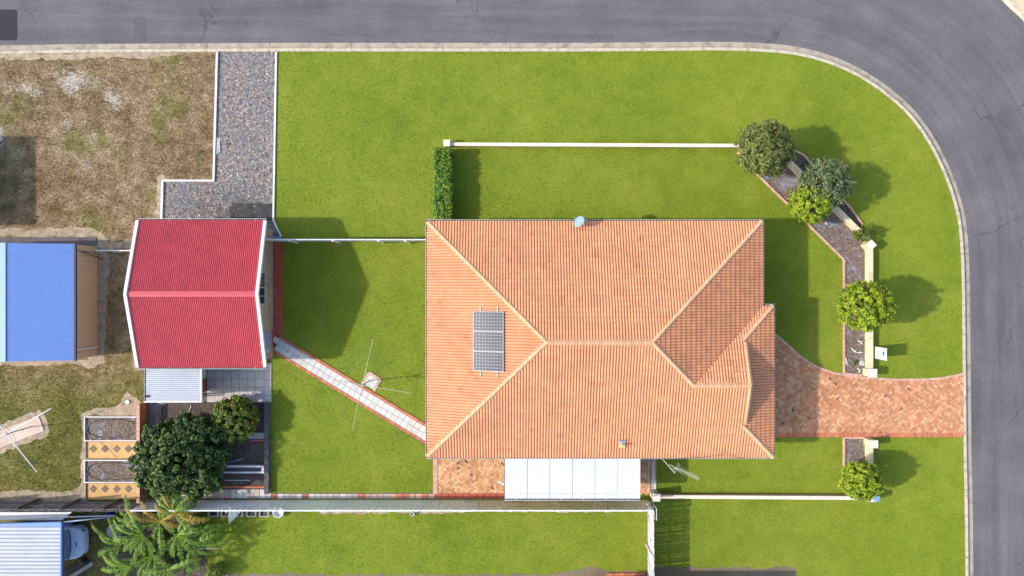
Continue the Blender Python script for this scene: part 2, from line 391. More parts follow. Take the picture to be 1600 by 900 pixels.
M['grout'] = plain('dark_grout', (0.13, 0.105, 0.085), 0.95, 0.3, 4)
M['glass_dark'] = plain('dark_window_glass', (0.012, 0.016, 0.035), 0.08, 0.1, spec=0.8)
M['curtain'] = plain('brown_blind_behind_glass', (0.10, 0.07, 0.06), 0.2, 0.1, spec=0.6)
M['grey_door'] = plain('grey_door_paint', (0.25, 0.25, 0.32), 0.5, 0.05)
M['steel'] = plain('galvanised_steel', (0.30, 0.31, 0.31), 0.6, 0.1, 2)
M['alu'] = plain('aluminium', (0.62, 0.63, 0.63), 0.35, 0.06, 2, metallic=0.3)
M['panel_frame'] = plain('panel_frame', (0.34, 0.33, 0.32), 0.5, 0.1)
M['black'] = plain('black_plastic', (0.015, 0.015, 0.017), 0.5, 0.2)
M['bark'] = plain('bark', (0.13, 0.10, 0.075), 0.95, 0.3, 6, bump=0.5)
M['greytwig'] = plain('grey_twig', (0.36, 0.32, 0.28), 0.9, 0.2, 6)
M['driftwood'] = plain('bleached_wood', (0.62, 0.58, 0.52), 0.85, 0.15, 6)
M['rock'] = plain('pale_rock', (0.40, 0.36, 0.33), 0.9, 0.3, 6, bump=0.5)
M['dish'] = plain('dish_grey_sky_tint', (0.20, 0.30, 0.40), 0.5, 0.08)  # the sky's reflection is mixed into the grey as blue
M['orange'] = plain('orange_fruit', (0.62, 0.22, 0.015), 0.45, 0.1)
M['blue_plastic'] = plain('blue_plastic', (0.02, 0.06, 0.48), 0.35, 0.1, spec=0.5)
M['sign_white'] = plain('white_signboard', (0.78, 0.80, 0.86), 0.4, 0.03)
M['sign_blue'] = plain('blue_print', (0.06, 0.14, 0.45), 0.5, 0.05)
M['car_paint'] = plain('pale_silver_car_paint', (0.42, 0.47, 0.60), 0.25, 0.05, 1, spec=0.6)
M['car_glass'] = plain('car_windscreen', (0.16, 0.19, 0.25), 0.12, 0.1, 3, spec=0.8)
M['plank'] = plain('faded_blue_plank', (0.16, 0.22, 0.30), 0.8, 0.2)
M['lead'] = plain('stained_flashing', (0.42, 0.36, 0.16), 0.6, 0.35, 14)
M['tarp'] = plain('black_tarp', (0.035, 0.033, 0.034), 0.7, 0.5, 3, bump=0.5)
M['rust'] = plain('terracotta_red', (0.40, 0.12, 0.06), 0.85, 0.2)
def mk_sail():
    t = NT('white_gauze'); t.out((0.75, 0.80, 0.78), 0.7); t.bsdf.inputs['Alpha'].default_value = 0.35; return t.m
M['sail'] = mk_sail()
def mk_cells():
    t = NT('solar_cells'); co = t.obj(); sp = t.n('ShaderNodeSeparateXYZ'); t.link(co, sp.inputs[0])
    def cell(o, n):
        v = t.math('MULTIPLY', o, n); return t.math('ABSOLUTE', t.math('SUBTRACT', t.math('FRACT', t.math('ADD', v, 100.0)), 0.5))
    ax = cell(sp.outputs[0], 1/0.158); ay = cell(sp.outputs[1], 1/0.158)
    line = t.maprange(t.math('MAXIMUM', ax, ay), 0.445, 0.47)
    dia = t.maprange(t.math('ADD', ax, ay), 0.88, 0.92)
    base = t.ramp(t.noise(6, 3), [(0.3, (0.008, 0.012, 0.022)), (0.7, (0.020, 0.028, 0.045))])
    c = t.mix(t.math('MULTIPLY', line, 0.22), base, (0.4, 0.45, 0.5)); c = t.mix(dia, c, (0.75, 0.78, 0.8))
    return t.out(c, 0.25, 0, 0.25)
M['cells'] = mk_cells()
def mk_leaf(name, dark, light, trans=0.3):
    t = NT(name); c = t.mix(t.attr(), dark, light)
    t.out(c, 0.55, 0, 0.35)
    tr = t.n('ShaderNodeBsdfTranslucent'); t.link(t.mix(1.0, c, (1.4, 1.3, 0.5), 'MULTIPLY'), tr.inputs[0])
    ms = t.n('ShaderNodeMixShader'); ms.inputs[0].default_value = trans
    t.link(t.bsdf.outputs[0], ms.inputs[1]); t.link(tr.outputs[0], ms.inputs[2]); t.link(ms.outputs[0], t.t.nodes['Material Output'].inputs[0])
    return t.m
M['leaf_bright'] = mk_leaf('leaf_bright_green', (0.075, 0.145, 0.006), (0.46, 0.52, 0.022))
M['leaf_dark'] = mk_leaf('leaf_dark_green', (0.010, 0.036, 0.006), (0.19, 0.29, 0.055))
M['leaf_citrus'] = mk_leaf('leaf_citrus', (0.022, 0.060, 0.008), (0.25, 0.28, 0.022))
M['leaf_olive'] = mk_leaf('leaf_olive', (0.060, 0.080, 0.014), (0.32, 0.34, 0.085))
M['leaf_grey'] = mk_leaf('leaf_grey_green', (0.030, 0.062, 0.016), (0.25, 0.31, 0.12))
M['leaf_hedge'] = mk_leaf('leaf_hedge', (0.030, 0.090, 0.008), (0.30, 0.44, 0.035))
M['leaf_banana'] = mk_leaf('leaf_banana', (0.016, 0.066, 0.008), (0.27, 0.40, 0.030), 0.35)
M['leaf_yellow'] = mk_leaf('leaf_dying', (0.20, 0.13, 0.02), (0.42, 0.30, 0.04), 0.3)

# ------------------------------------------------------------------ the setting
KERB = [(-260,86),(-100,85),(0,84),(120,82),(260,81),(430,80),(600,80),(760,80),(900,80),(1040,79),(1130,78.5),(1200,81),(1250,87),(1300,101),(1345,122),(1385,149),(1420,181),(1450,222),(1474,270),(1490,315),(1499,360),(1503,430),(1504,510),(1505,600),(1506,700),(1508,800),(1509,900),(1511,1000),(1513,1150)]
kl = catmull([P(x, y).xy for x, y in KERB], 10)
def offset(line, d):
    out = []
    for i, p in enumerate(line):
        a = line[max(i-1,0)]; b = line[min(i+1,len(line)-1)]; t = (b-a).normalized(); nrm = Vector((-t.y, t.x)); out.append(p+nrm*d)
    return out
GW = 0.50
g = MB(); g.add([(-150,-150,-.30),(150,-150,-.30),(150,150,-.30),(-150,150,-.30)], [(0,1,2,3)]); struct(g.build('ground', M['earth']), 'bare brown earth far around the block')
# road: strips that follow the kerb, with a uv along and across it
offs = [GW-0.05, 1.0, 2.0, 3.5, 5.0, 6.5, 8.0, 8.6]
RZ = -0.13
mb = MB(); lines = [offset(kl, d) for d in offs]; nL = len(kl)
acc = [0.0]
for i in range(1, nL): acc.append(acc[-1]+(kl[i]-kl[i-1]).length)
uvs = []
for li, ln in enumerate(lines):
    for i, p in enumerate(ln): mb.v.append((p.x, p.y, RZ)); mb.c.append((1,1,1)); uvs.append((acc[i], offs[li]))
for li in range(len(lines)-1):
    for i in range(nL-1): mb.f.append((li*nL+i, li*nL+i+1, (li+1)*nL+i+1, (li+1)*nL+i)); mb.m.append(0)
road = mb.build('road', M['asphalt']); struct(road, 'grey asphalt street bending round the corner block')
uvl = road.data.uv_layers.new(name='road')
for lp in road.data.loops: uvl.data[lp.index].uv = uvs[lp.vertex_index]
def rrect(x0, y0, x1, y1, r=3):
    pts = []
    for cx, cy, a0 in ((x1-r,y0+r,-90),(x1-r,y1-r,0),(x0+r,y1-r,90),(x0+r,y0+r,180)):
        for k in range(4):
            a = math.radians(a0+30*k); pts.append((cx+r*math.cos(a), cy+r*math.sin(a)))
    return pts
def PZ(lst, z): return [P(x, y, z).xy for x, y in lst]
sheet('road_patch', PZ(rrect(-30, 15, 27, 63, 4), RZ), RZ+.005, M['patch'], 'dark rounded patch at the left end of the road')  # darker patch laid over the road surface
sheet('road_patch', PZ([(208,28),(213,26),(225,27),(227,34),(227,64),(209,64),(210,40)], RZ), RZ+.005, M['patch2'], 'narrow worn asphalt patch touching the kerb')
# kerb: separate cast sections with open joints
kerb = bpy.data.objects.new('kerb', None); COL.objects.link(kerb); kerb.location = P(1300, 101); struct(kerb, 'pale concrete kerb and gutter along the lawn side of the road')
prof = [(-0.02,-0.14),(-0.02,0.02),(0.13,0.025),(0.17,0.0),(0.215,-0.085),(0.24,-0.105),(0.50,-0.122),(0.50,-0.16)]
def kerb_sections(parent, line, lens, prof, mat):
    accl = [0.0]
    for i in range(1, len(line)): accl.append(accl[-1]+(line[i]-line[i-1]).length)
    def at(s):
        s = max(0, min(accl[-1]-1e-4, s)); i = np.searchsorted(accl, s)-1; i = max(0, min(len(line)-2, i))
        t = (s-accl[i])/(accl[i+1]-accl[i]); p = line[i].lerp(line[i+1], t)
        a = line[max(i-1,0)]; b = line[min(i+2,len(line)-1)]; tg = (b-a).normalized(); return p, Vector((-tg.y, tg.x))
    s = 0.0; k = 0
    while s < accl[-1]-0.3:
        L = lens[k % len(lens)]; e = min(s+L, accl[-1]); k += 1
        mb = MB(); n = max(2, int((e-s)/0.35)); rows = []
        for j in range(n+1):
            p, nr = at(s+0.009+(e-s-0.018)*j/n)
            rows.append([(p.x+nr.x*d, p.y+nr.y*d, z) for d, z in prof])
        q = len(prof); vs = [v for r in rows for v in r]; fs = []
        for j in range(n):
            for i in range(q-1): fs.append((j*q+i, (j+1)*q+i, (j+1)*q+i+1, j*q+i+1))
        fs.append(tuple(range(q))); fs.append(tuple(range(n*q, n*q+q))[::-1])
        mb.add(vs, fs)
        if len(prof) > 6:
            for ff_ in range(n*(q-1)):
                if ff_ % (q-1) in (3, 4, 5): mb.m[ff_] = 1
        mb.build('kerb_section', [mat, M['gutter_pan']], parent); s = e
kerb_sections(kerb, kl, [4.5, 5.0, 3.7, 2.6, 4.6, 3.4], prof, M['kerb'])
opp = catmull([P(x, y, RZ).xy for x, y in [(1490,-120),(1530,-60),(1562,-5),(1582,17),(1600,34),(1625,75),(1650,140),(1668,220)]], 8)
ok = bpy.data.objects.new('kerb', None); COL.objects.link(ok); ok.location = P(1590, 25); struct(ok, 'pale kerb in the far corner across the road')
kerb_sections(ok, opp, [4.0], [(0.0,-0.16),(0.0,-0.10),(0.10,0.0),(0.3,0.01),(0.3,-0.16)], M['kerb'])
ofo = offset(opp, 0.29)
sheet('sand_verge', [tuple(p) for p in ofo]+[tuple(P(1800,220).xy), tuple(P(1800,-120).xy)], -0.03, M['verge'], 'sandy verge in the corner across the road')
# lots
lot = [tuple(p) for p in kl]+[tuple(P(-260,1150).xy)]
sheet('dry_lawn', lot, 0.0, M['dry'], 'patchy brown and olive dry grass of the neighbouring yards')
i0 = min(range(nL), key=lambda i: (kl[i]-P(432,80).xy).length)
LAWN = [tuple(p) for p in kl[i0:] if p.y > P(0,960).y]+PP([(1511,960),(300,960),(318,880),(322,795),(421,795),(421,628),(425,520),(441,376),(429,345),(432,82)])
LAWN = [tuple(p) for p in LAWN]
sheet('lawn', LAWN, 0.004, M['lawn'], 'bright green mown lawn around the tiled house')
GRAV = PP([(338,82),(432,82),(428,345),(440,372),(414,372),(414,420),(250,420),(254,283),(334,283)])
sheet('gravel_pad', GRAV, 0.008, M['gravel'], 'grey gravel pad with leaf litter above the red shed')
DIRT = []
def worn(name, pts, label, mat='sand', z=0.006, amp=0.09):
    q = jag(PP(pts), amp); DIRT.append(q); sheet(name, q, z, M[mat], label)
worn('worn_or_shadow_soil', [(-10,84),(285,82),(272,88),(240,91),(160,90),(80,93),(-10,92)], 'pale sandy strip beside the kerb on the dry yard')
worn('worn_or_shadow_soil', [(-10,357),(60,358),(100,355),(145,357),(161,366),(167,378),(210,376),(210,389),(152,392),(152,370),(-10,370)], 'pale worn soil along the slab of the blue shed')
worn('worn_or_shadow_soil', [(150,392),(170,394),(172,420),(168,440),(168,480),(165,540),(162,566),(148,576),(115,570),(-10,570),(-10,562),(140,562)], 'worn soil strip round the beige wall of the blue shed')
worn('worn_or_shadow_soil', [(243,276),(252,272),(264,281),(255,284),(253,346),(244,346)], 'sandy strip beside the white edging of the gravel pad')
worn('worn_or_shadow_soil', [(128,648),(142,640),(170,637),(186,630),(192,618),(200,614),(216,621),(222,630),(222,650),(136,650),(136,785),(-10,785),(-10,769),(60,766),(112,767),(126,758)], 'sandy worn soil round the planter beds and the paling fence')
worn('worn_or_shadow_soil', [(-15,672),(30,652),(62,641),(69,647),(79,671),(76,679),(40,694),(-15,712)], 'worn soil round the clothesline slab')
worn('worn_or_shadow_soil', [(330,898),(420,896),(560,898),(700,897),(860,898),(905,889),(915,884),(940,887),(945,892),(1012,893),(1012,960),(330,960)], 'brown dirt strip along the bottom lawn', 'earth', 0.009)
worn('worn_or_shadow_soil', [(1016,888),(1090,886),(1180,887),(1244,886),(1250,960),(1016,960)], 'brown sheet filling the outline of the neighbour house shadow', 'earth', 0.009)  # brown ground laid in the shape of the house's cast shadow
worn('worn_or_shadow_soil', [(200,800),(326,798),(318,840),(326,880),(310,930),(170,930),(180,860),(190,800)], 'dark shaded soil under the banana clump', 'darksoil', 0.007, 0.15)
worn('worn_or_shadow_soil', [(495,797),(545,795),(575,799),(640,797),(700,797),(790,797),(1000,797),(1008,800),(900,801),(760,799),(690,802),(610,801),(560,803),(500,802)], 'pale debris strip along the foot of the slat fence', 'sand', 0.0085, 0.06)
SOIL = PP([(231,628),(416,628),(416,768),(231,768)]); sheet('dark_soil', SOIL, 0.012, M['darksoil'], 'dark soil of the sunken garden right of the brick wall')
# blades of grass
HOUSE_EX = PP([(680,355),(1160,355),(1160,690),(680,690)])
def blades(name, label, polys, excl, dens, mat, ln=(0.035, 0.08), wd=0.011, z=0.004, lo=0.7, hi=1.35, soft=0.0):
    pts = np.concatenate([sample(p, int(dens*bbox_area(p))) for p in polys])
    keep = np.ones(len(pts), bool)
    for e in excl:
        ins = pip(pts, [tuple(q) for q in e]); keep &= ~(ins & (rng.random(len(pts)) > soft))
    pts = pts[keep]; n = len(pts)
    a = rng.random(n)*2*np.pi; L = rng.uniform(ln[0], ln[1], n); tilt = rng.uniform(0.25, 1.25, n)
    dx = np.cos(a); dy = np.sin(a); b = a+np.pi/2+rng.normal(0, .4, n)
    co = np.zeros((n, 3, 3))
    co[:,0,0] = pts[:,0]-np.cos(b)*wd; co[:,0,1] = pts[:,1]-np.sin(b)*wd
    co[:,1,0] = pts[:,0]+np.cos(b)*wd; co[:,1,1] = pts[:,1]+np.sin(b)*wd
    co[:,2,0] = pts[:,0]+dx*L*np.sin(tilt); co[:,2,1] = pts[:,1]+dy*L*np.sin(tilt); co[:,2,2] = L*np.cos(tilt)
    co[:,:,2] += z
    v = rng.uniform(lo, hi, n); cols = np.stack([v*rng.uniform(.92,1.12,n), v, v*rng.uniform(.8,1.2,n)], 1)
    o = bpy.data.objects.new(name, fast_mesh(name, co, 3, mat, cols)); COL.objects.link(o)
    return tag(o, label, 'grass', kind='stuff')
DRIVE = PP([(1200,512)]+[(1208,520),(1225,534),(1250,557),(1275,573),(1300,582),(1320,586),(1360,591),(1400,593),(1440,593),(1470,591),(1505,584),(1505,681),(1200,681)])
PATIO = PP([(678,706),(1016,706),(1016,771),(678,771)])
BED = PP([(1152,237),(1225,248),(1257,280),(1330,352),(1360,382),(1360,584),(1318,584),(1318,406),(1172,262)])
BED2 = PP([(1228,240),(1250,240),(1290,285),(1328,325),(1348,352),(1356,374),(1330,352),(1257,280)])
BED3 = PP([(1318,683),(1354,683),(1356,735),(1318,735)])
PATHQ = PP([(427,520),(668,664),(668,698),(425,545)])
REDP = PP([(427,378),(442,378),(442,527),(427,519)])
CLEAR = [HOUSE_EX, DRIVE, PATIO, BED, BED2, BED3, PATHQ, REDP, PP([(577,580),(597,594),(584,614),(562,601)]), PP([(424,768),(790,768),(790,781),(424,781)]), PP([(1013,713),(1025,713),(1025,772),(1013,772)])]
blades('grass', 'short bright green grass blades of the mown lawn', [LAWN], CLEAR+DIRT[6:8]+[DIRT[9]], 330, M['blade'], soft=0.03)
LEFT = PP([(-10,88),(335,84),(332,283),(254,283),(252,420),(225,640),(130,645),(130,785),(-10,785)])
blades('dry_grass', 'dry brown and olive grass blades of the left yard', [LEFT], DIRT+[PP([(-10,370),(152,370),(152,563),(-10,563)]), PP([(205,345),(414,345),(414,580),(205,580)])], 420, M['dryblade'], (0.04, 0.10), 0.013, 0.0, 0.6, 1.55, 0.2)
def litter(name, label, poly, dens, pal, size=(0.03, 0.09), z=0.014, cat='leaf litter'):
    pts = sample(poly, int(dens*bbox_area(poly))); n = len(pts)
    a = rng.random(n)*2*np.pi; s = rng.uniform(size[0], size[1], n); w = s*rng.uniform(.3, .7, n)
    ca, sa = np.cos(a), np.sin(a); co = np.zeros((n, 4, 3))
    for k, (u, v) in enumerate(((-1,-.3),(.2,-1),(1,.2),(-.1,1))):
        co[:,k,0] = pts[:,0]+(ca*u*s-sa*v*w)*.5; co[:,k,1] = pts[:,1]+(sa*u*s+ca*v*w)*.5; co[:,k,2] = z+rng.uniform(0, .03, n)
    cols = np.array(pal)[rng.integers(0, len(pal), n)]*rng.uniform(.75, 1.25, (n, 1))
    o = bpy.data.objects.new(name, fast_mesh(name, co, 4, M['litter'], cols)); COL.objects.link(o)
    return tag(o, label, cat, kind='stuff')
litter('leaf_litter', 'pale dry leaf litter scattered over the grey gravel pad', GRAV, 45, [(.34,.28,.24),(.22,.17,.15),(.42,.36,.29),(.10,.08,.075),(.20,.17,.08)], (.05,.16))
MPAL = [(.20,.13,.09),(.28,.22,.18),(.09,.06,.045),(.26,.14,.07),(.36,.30,.25)]
litter('mulch_chips', 'brown and grey mulch chips in the long front garden bed', BED, 110, MPAL, (0.03,0.08), 0.03, 'mulch')
litter('mulch_chips', 'dark mulch chips in the narrow bed outside the cream wall', BED2, 200, MPAL[:3], (0.03,0.08), 0.03, 'mulch')
litter('mulch_chips', 'grey mulch chips in the short bed below the driveway', BED3, 260, [(.32,.27,.25),(.22,.17,.16),(.45,.4,.37),(.12,.09,.08)], (0.03,0.08), 0.03, 'mulch')
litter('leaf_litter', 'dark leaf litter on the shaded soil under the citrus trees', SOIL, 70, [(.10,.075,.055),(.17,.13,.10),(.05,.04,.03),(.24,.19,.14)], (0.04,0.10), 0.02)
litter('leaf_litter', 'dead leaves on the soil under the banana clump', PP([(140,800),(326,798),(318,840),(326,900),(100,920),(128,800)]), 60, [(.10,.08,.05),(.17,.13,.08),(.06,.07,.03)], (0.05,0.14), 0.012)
sheet('garden_soil', BED, 0.02, M['mulch'], 'grey and brown mulched soil of the long front garden bed')
sheet('garden_soil', BED2, 0.021, M['darksoil'], 'dark soil of the narrow bed outside the cream wall')
sheet('garden_soil', BED3, 0.02, M['mulch'], 'mulched soil of the short bed below the driveway')

# ------------------------------------------------------------------ brick paving
BPAL = [(.49,.235,.115),(.46,.205,.095),(.53,.285,.15),(.42,.175,.08),(.48,.22,.11),(.55,.32,.18),(.45,.19,.09)]
def herring(name, label, poly, pal, z=0.0, L=0.204, Wd=0.102, dark=0.012, border=None):
    mb = MB(); a = np.array([tuple(p) for p in poly]); c = a.mean(0); R = np.linalg.norm(a-c, axis=1).max(); n = int(R/Wd)+3
    ca = math.cos(math.pi/4); pts = []; kinds = []
    for x in range(-n, n):
        for y in range(-n, n):
            k = (x-y) % 4
            if k == 0: pts.append(((x+1)*Wd, (y+.5)*Wd)); kinds.append(0)
            elif k == 3: pts.append(((x+.5)*Wd, (y+1)*Wd)); kinds.append(1)
    q = np.array(pts); w = np.stack([(q[:,0]-q[:,1])*ca+c[0], (q[:,0]+q[:,1])*ca+c[1]], 1)
    ins = pip(w, [tuple(p) for p in poly])
    for i in np.nonzero(ins)[0]:
        ang = math.pi/4+(math.pi/2 if kinds[i] else 0)
        col = random.choice(pal); kk = random.uniform(.86, 1.12)
        if random.random() < dark: col = (.16,.075,.06)
        Mx = Matrix.Translation((w[i][0], w[i][1], z+random.uniform(-.004,.004))) @ Matrix.Rotation(ang, 4, 'Z') @ Matrix.Rotation(random.gauss(0,.012), 4, 'X') @ Matrix.Rotation(random.gauss(0,.008), 4, 'Y')
        mb.box(-L/2+.005, L/2-.005, -Wd/2+.005, Wd/2-.005, -.03, .03, sc3(col, kk), Mx, bottom=False)
    o = mb.build(name, M['brick']); o['kind'] = 'stuff'; o['label'] = label; return o
def header_row(parent, pts, name='brick', L=0.23, Wd=0.115, z0=0.0, z1=0.045, mat='pink_edge', along=True):
    """one course of bricks laid along a polyline, each a part"""
    proto = None; line = [Vector(p) for p in pts]; out = []
    for i in range(len(line)-1):
        d = line[i+1]-line[i]; n = max(1, int(round(d.length/(L if along else Wd)))); ang = math.atan2(d.y, d.x)
        for k in range(n):
            c = line[i]+d*((k+.5)/n)
            if proto is None:
                mb = MB(); a, b = (L, Wd) if along else (Wd, L); mb.box(-a/2+.006, a/2-.006, -b/2, b/2, z0, z1)
                proto = mb.build(name, M[mat], parent, origin=(0,0,0)); o = proto
                o.location = Vector((c.x, c.y, 0))-parent.location; o.rotation_euler = (0,0,ang)
            else: o = clone(proto, parent, (c.x, c.y, 0), ang)
            out.append(o)
    return out
dr = root('driveway', 'salmon herringbone brick driveway from the road to the garage wing', None, P(1400,640)); dr['kind'] = 'structure'
sheet('driveway_bed', DRIVE, 0.008, M['grout'], 'dark jointing sand under the driveway bricks')
hb = herring('brick_field', 'salmon herringbone bricks', DRIVE, BPAL, 0.0); hb.parent = dr; hb.location = hb.location-dr.location
edge_top = [Vector(p) for p in DRIVE[1:12]]
header_row(dr, edge_top, 'border_brick', z1=0.052)
header_row(dr, [P(1208,679.5).xy, P(1505,679.5).xy], 'border_brick', along=False, z1=0.052, mat='red_brick')
header_row(dr, [P(1208,520).xy+Vector((0,-.02)), P(1208,681).xy], 'border_brick', z1=0.05, mat='red_brick')
pt = root('patio', 'orange herringbone brick patio below the house', None, P(735,745)); pt['kind'] = 'structure'
sheet('patio_bed', PATIO, 0.008, M['grout'], 'dark jointing sand under the patio bricks')
hp = herring('brick_field', 'orange herringbone bricks', PATIO, [(.56,.30,.14),(.50,.25,.115),(.60,.37,.19),(.46,.21,.10),(.58,.33,.17)], 0.0, dark=.02); hp.parent = pt; hp.location = hp.location-pt.location
header_row(pt, [P(680.5,712).xy, P(680.5,771).xy], 'border_brick', along=False, z1=0.052, mat='pink_edge')
# red row of pavers along the slat fence and its paler continuation
fr = root('fence_path', 'single row of pavers along the foot of the slat fence', None, P(550,775)); fr['kind'] = 'structure'
sheet('path_bed', PP([(278,764),(424,764),(424,770),(790,770),(790,779.5),(278,779.5)]), 0.010, M['grout'], 'dark bed under the fence path pavers')
def paver_run(parent, x0, x1, y0, y1, w, mat, name='paver', z1=0.04):
    n = max(1, int(round((x1-x0)/w)))
    for k in range(n):
        a = x0+(x1-x0)*k/n; b = x0+(x1-x0)*(k+1)/n; p = P(a+.35, y0); q = P(b-.35, y1)
        m = mat if isinstance(mat, str) else random.choice(mat)
        MB().box(p.x, q.x, q.y, p.y, 0.0, z1+random.uniform(-.005,.005)).build(name, M[m], parent)
paver_run(fr, 279, 424, 764.5, 778, 9, ['paver','paver','mixpaver']); paver_run(fr, 424, 560, 771.5, 778.5, 10, ['paver','mixpaver','red_brick','mixpaver'])
paver_run(fr, 560, 679, 771.5, 778.5, 10, ['pink_edge','red_brick','mixpaver','pink_edge']); paver_run(fr, 679, 788, 770.5, 779, 11, ['red_path'])
# diagonal path
dp = root('garden_path', 'diagonal path of pale square pavers edged in red brick', None, P(548,610)); dp['kind'] = 'structure'
sheet('path_bed', PATHQ, 0.010, M['grout'], 'dark joints under the diagonal path')
a = P(425,533).xy; b = P(672,682).xy; d = (b-a).normalized(); nrm = Vector((-d.y, d.x)); Lp = (b-a).length
proto = None; pw = 0.335; ang = math.atan2(d.y, d.x)
for k in range(int(Lp/pw)):
    for r in (-.5, .5):
        c = a+d*(pw*(k+.5))+nrm*(r*pw)
        if c.x < P(428,0).x: continue
        if proto is None:
            m_ = MB(); m_.box(-pw/2+.008, pw/2-.008, -pw/2+.008, pw/2-.008, 0, .045); proto = m_.build('paver', M['paver'], dp, origin=(0,0,0)); o = proto
            o.location = Vector((c.x, c.y, 0))-dp.location; o.rotation_euler = (0,0,ang)
        else: clone(proto, dp, (c.x, c.y, 0), ang)
for s in (-1, 1):
    off = nrm*(s*(pw+.075)); header_row(dp, [a+d*(.22 if s > 0 else .1)+off, b+off], 'edging_brick', L=.33, Wd=.14, z1=.055, mat='red_brick')
# square base by the clothesline
sb = root('clothesline_base', 'small square paved base of the clothesline beside the path', 'paving', P(580,597))
ctr = P(580.5,596.5).xy; hw = 0.30
for i, (u, v) in enumerate(((-.5,-.5),(.5,-.5),(-.5,.5),(.5,.5))):
    c = ctr+d*(u*hw)+nrm*(v*hw); m_ = MB(); m_.box(-hw/2+.006, hw/2-.006, -hw/2+.006, hw/2-.006, 0, .05)
    o = m_.build('paver', M['paver'], sb, origin=(0,0,0)); o.location = Vector((c.x,c.y,0))-sb.location; o.rotation_euler = (0,0,ang)
q = [ctr+d*(sx*(hw+.07))+nrm*(sy*(hw+.07)) for sx, sy in ((-1,-1),(-1,1),(1,1),(1,-1))]
for i in range(3): header_row(sb, [q[i], q[i+1]], 'edging_brick', L=.24, Wd=.13, z1=.052, mat='pink_edge')
# red oxide path by the shed
rp = root('red_path', 'red oxide path along the brick wall of the red shed', None, P(434,450)); rp['kind'] = 'structure'
for k in range(11):
    y0 = 378+k*13.4; y1 = min(y0+13.4, 524); p = P(427.5, y0+.3); q = P(442, y1-.3)
    MB().box(p.x, q.x, q.y, p.y, 0, .035+random.uniform(-.004,.004)).build('paver', M['red_path'], rp)
# white concrete edging of the gravel pad
def strip(parent, pts, w, z0, z1, mat, name='strip', world=False):
    q = pts if world else [P(x, y).xy for x, y in pts]
    for i in range(len(q)-1):
        mb = MB(); mb.beam((*q[i], (z0+z1)/2), (*q[i+1], (z0+z1)/2), w, z1-z0); mb.build(name, M[mat], parent)
ed = root('concrete_edging', 'thin white concrete edging round the left side of the gravel pad', 'edging', P(334,282))
strip(ed, [(340,82.5),(334.5,282)], .10, 0, .10, 'white_edge', 'edging_length'); strip(ed, [(336,282.5),(254,282.5)], .10, 0, .104, 'white_edge', 'edging_length'); strip(ed, [(255,284),(253,352)], .10, 0, .10, 'white_edge', 'edging_length')
ed = root('concrete_edging', 'thin white concrete edging between gravel pad and green lawn', 'edging', P(430,200))
strip(ed, [(432,82),(427.5,344)], .09, 0, .08, 'white_edge', 'edging_length'); strip(ed, [(427.5,344),(440,370)], .07, 0, .084, 'white_edge', 'edging_length')
# tiled courtyard
ct = root('courtyard', 'pale square tiled courtyard below the red shed', None, P(372,600)); ct['kind'] = 'structure'
sheet('courtyard_bed', PP([(318,570),(424,570),(424,629),(318,629)]), 0.012, M['grout'], 'dark grout under the courtyard tiles')
for i in range(8):
    for j in range(5):
        x0 = 324+i*12.7; y0 = 567+j*12.7
        p = P(x0+.22, y0+.22); q = P(min(x0+12.7, 424.5)-.22, min(y0+12.7, 628.5)-.22)
        MB().box(p.x, q.x, q.y, p.y, 0, .05).build('tile', M['court_tile'], ct)
# concrete slabs
sl = MB(); sl.prism([P(x,y).xy for x, y in ((-60,371),(151,371),(151,392),(-60,392))], 0, .06); struct(sl.build('concrete_slab', M['stained']), 'dark stained concrete slab beside the blue shed')
sl = MB(); sl.prism([P(x,y).xy for x, y in ((61,650),(70,673),(-30,712),(-42,690))], 0, .05); struct(sl.build('concrete_slab', M['slab'], bevel=.01), 'tan concrete slab under the left clothesline')
sl = MB(); sl.prism([P(x,y).xy for x, y in ((339,215),(345,217),(344,226),(345,238),(337,243))], 0, .05); struct(sl.build('concrete_slab', M['concrete']), 'small broken concrete piece at the gravel edge')

# ------------------------------------------------------------------ tiled house
EZ = 2.5; PITCH = math.tan(math.radians(19.8))
XL, YT, XR, YB = -122.6, -96.4, 365.0, 246.1; WX, WY = 380.9, 27.1
HALF = (YB-YT)/2; RYm = YT+HALF; AX0 = XL+HALF; AX1 = XR-HALF
WH = (YB-WY)/2; WRY = WY+WH; JX = XR-WH; GD = 49.0; GX = WX-GD
house = root('tiled_house', 'orange terracotta tiled hip roof house in the middle of the lawn', 'house', T(150, 75))
roof = bpy.data.objects.new('roof', None); COL.objects.link(roof); roof.parent = house; roof.location = Vector((0,0,EZ))
class _R:      # adapter so children of roof can be placed from world coordinates
    pass
def roof_child(o, wl): o.parent = roof; o.location = Vector(wl)-house.location-roof.location
def rz(dpx): return EZ+dpx*K*PITCH
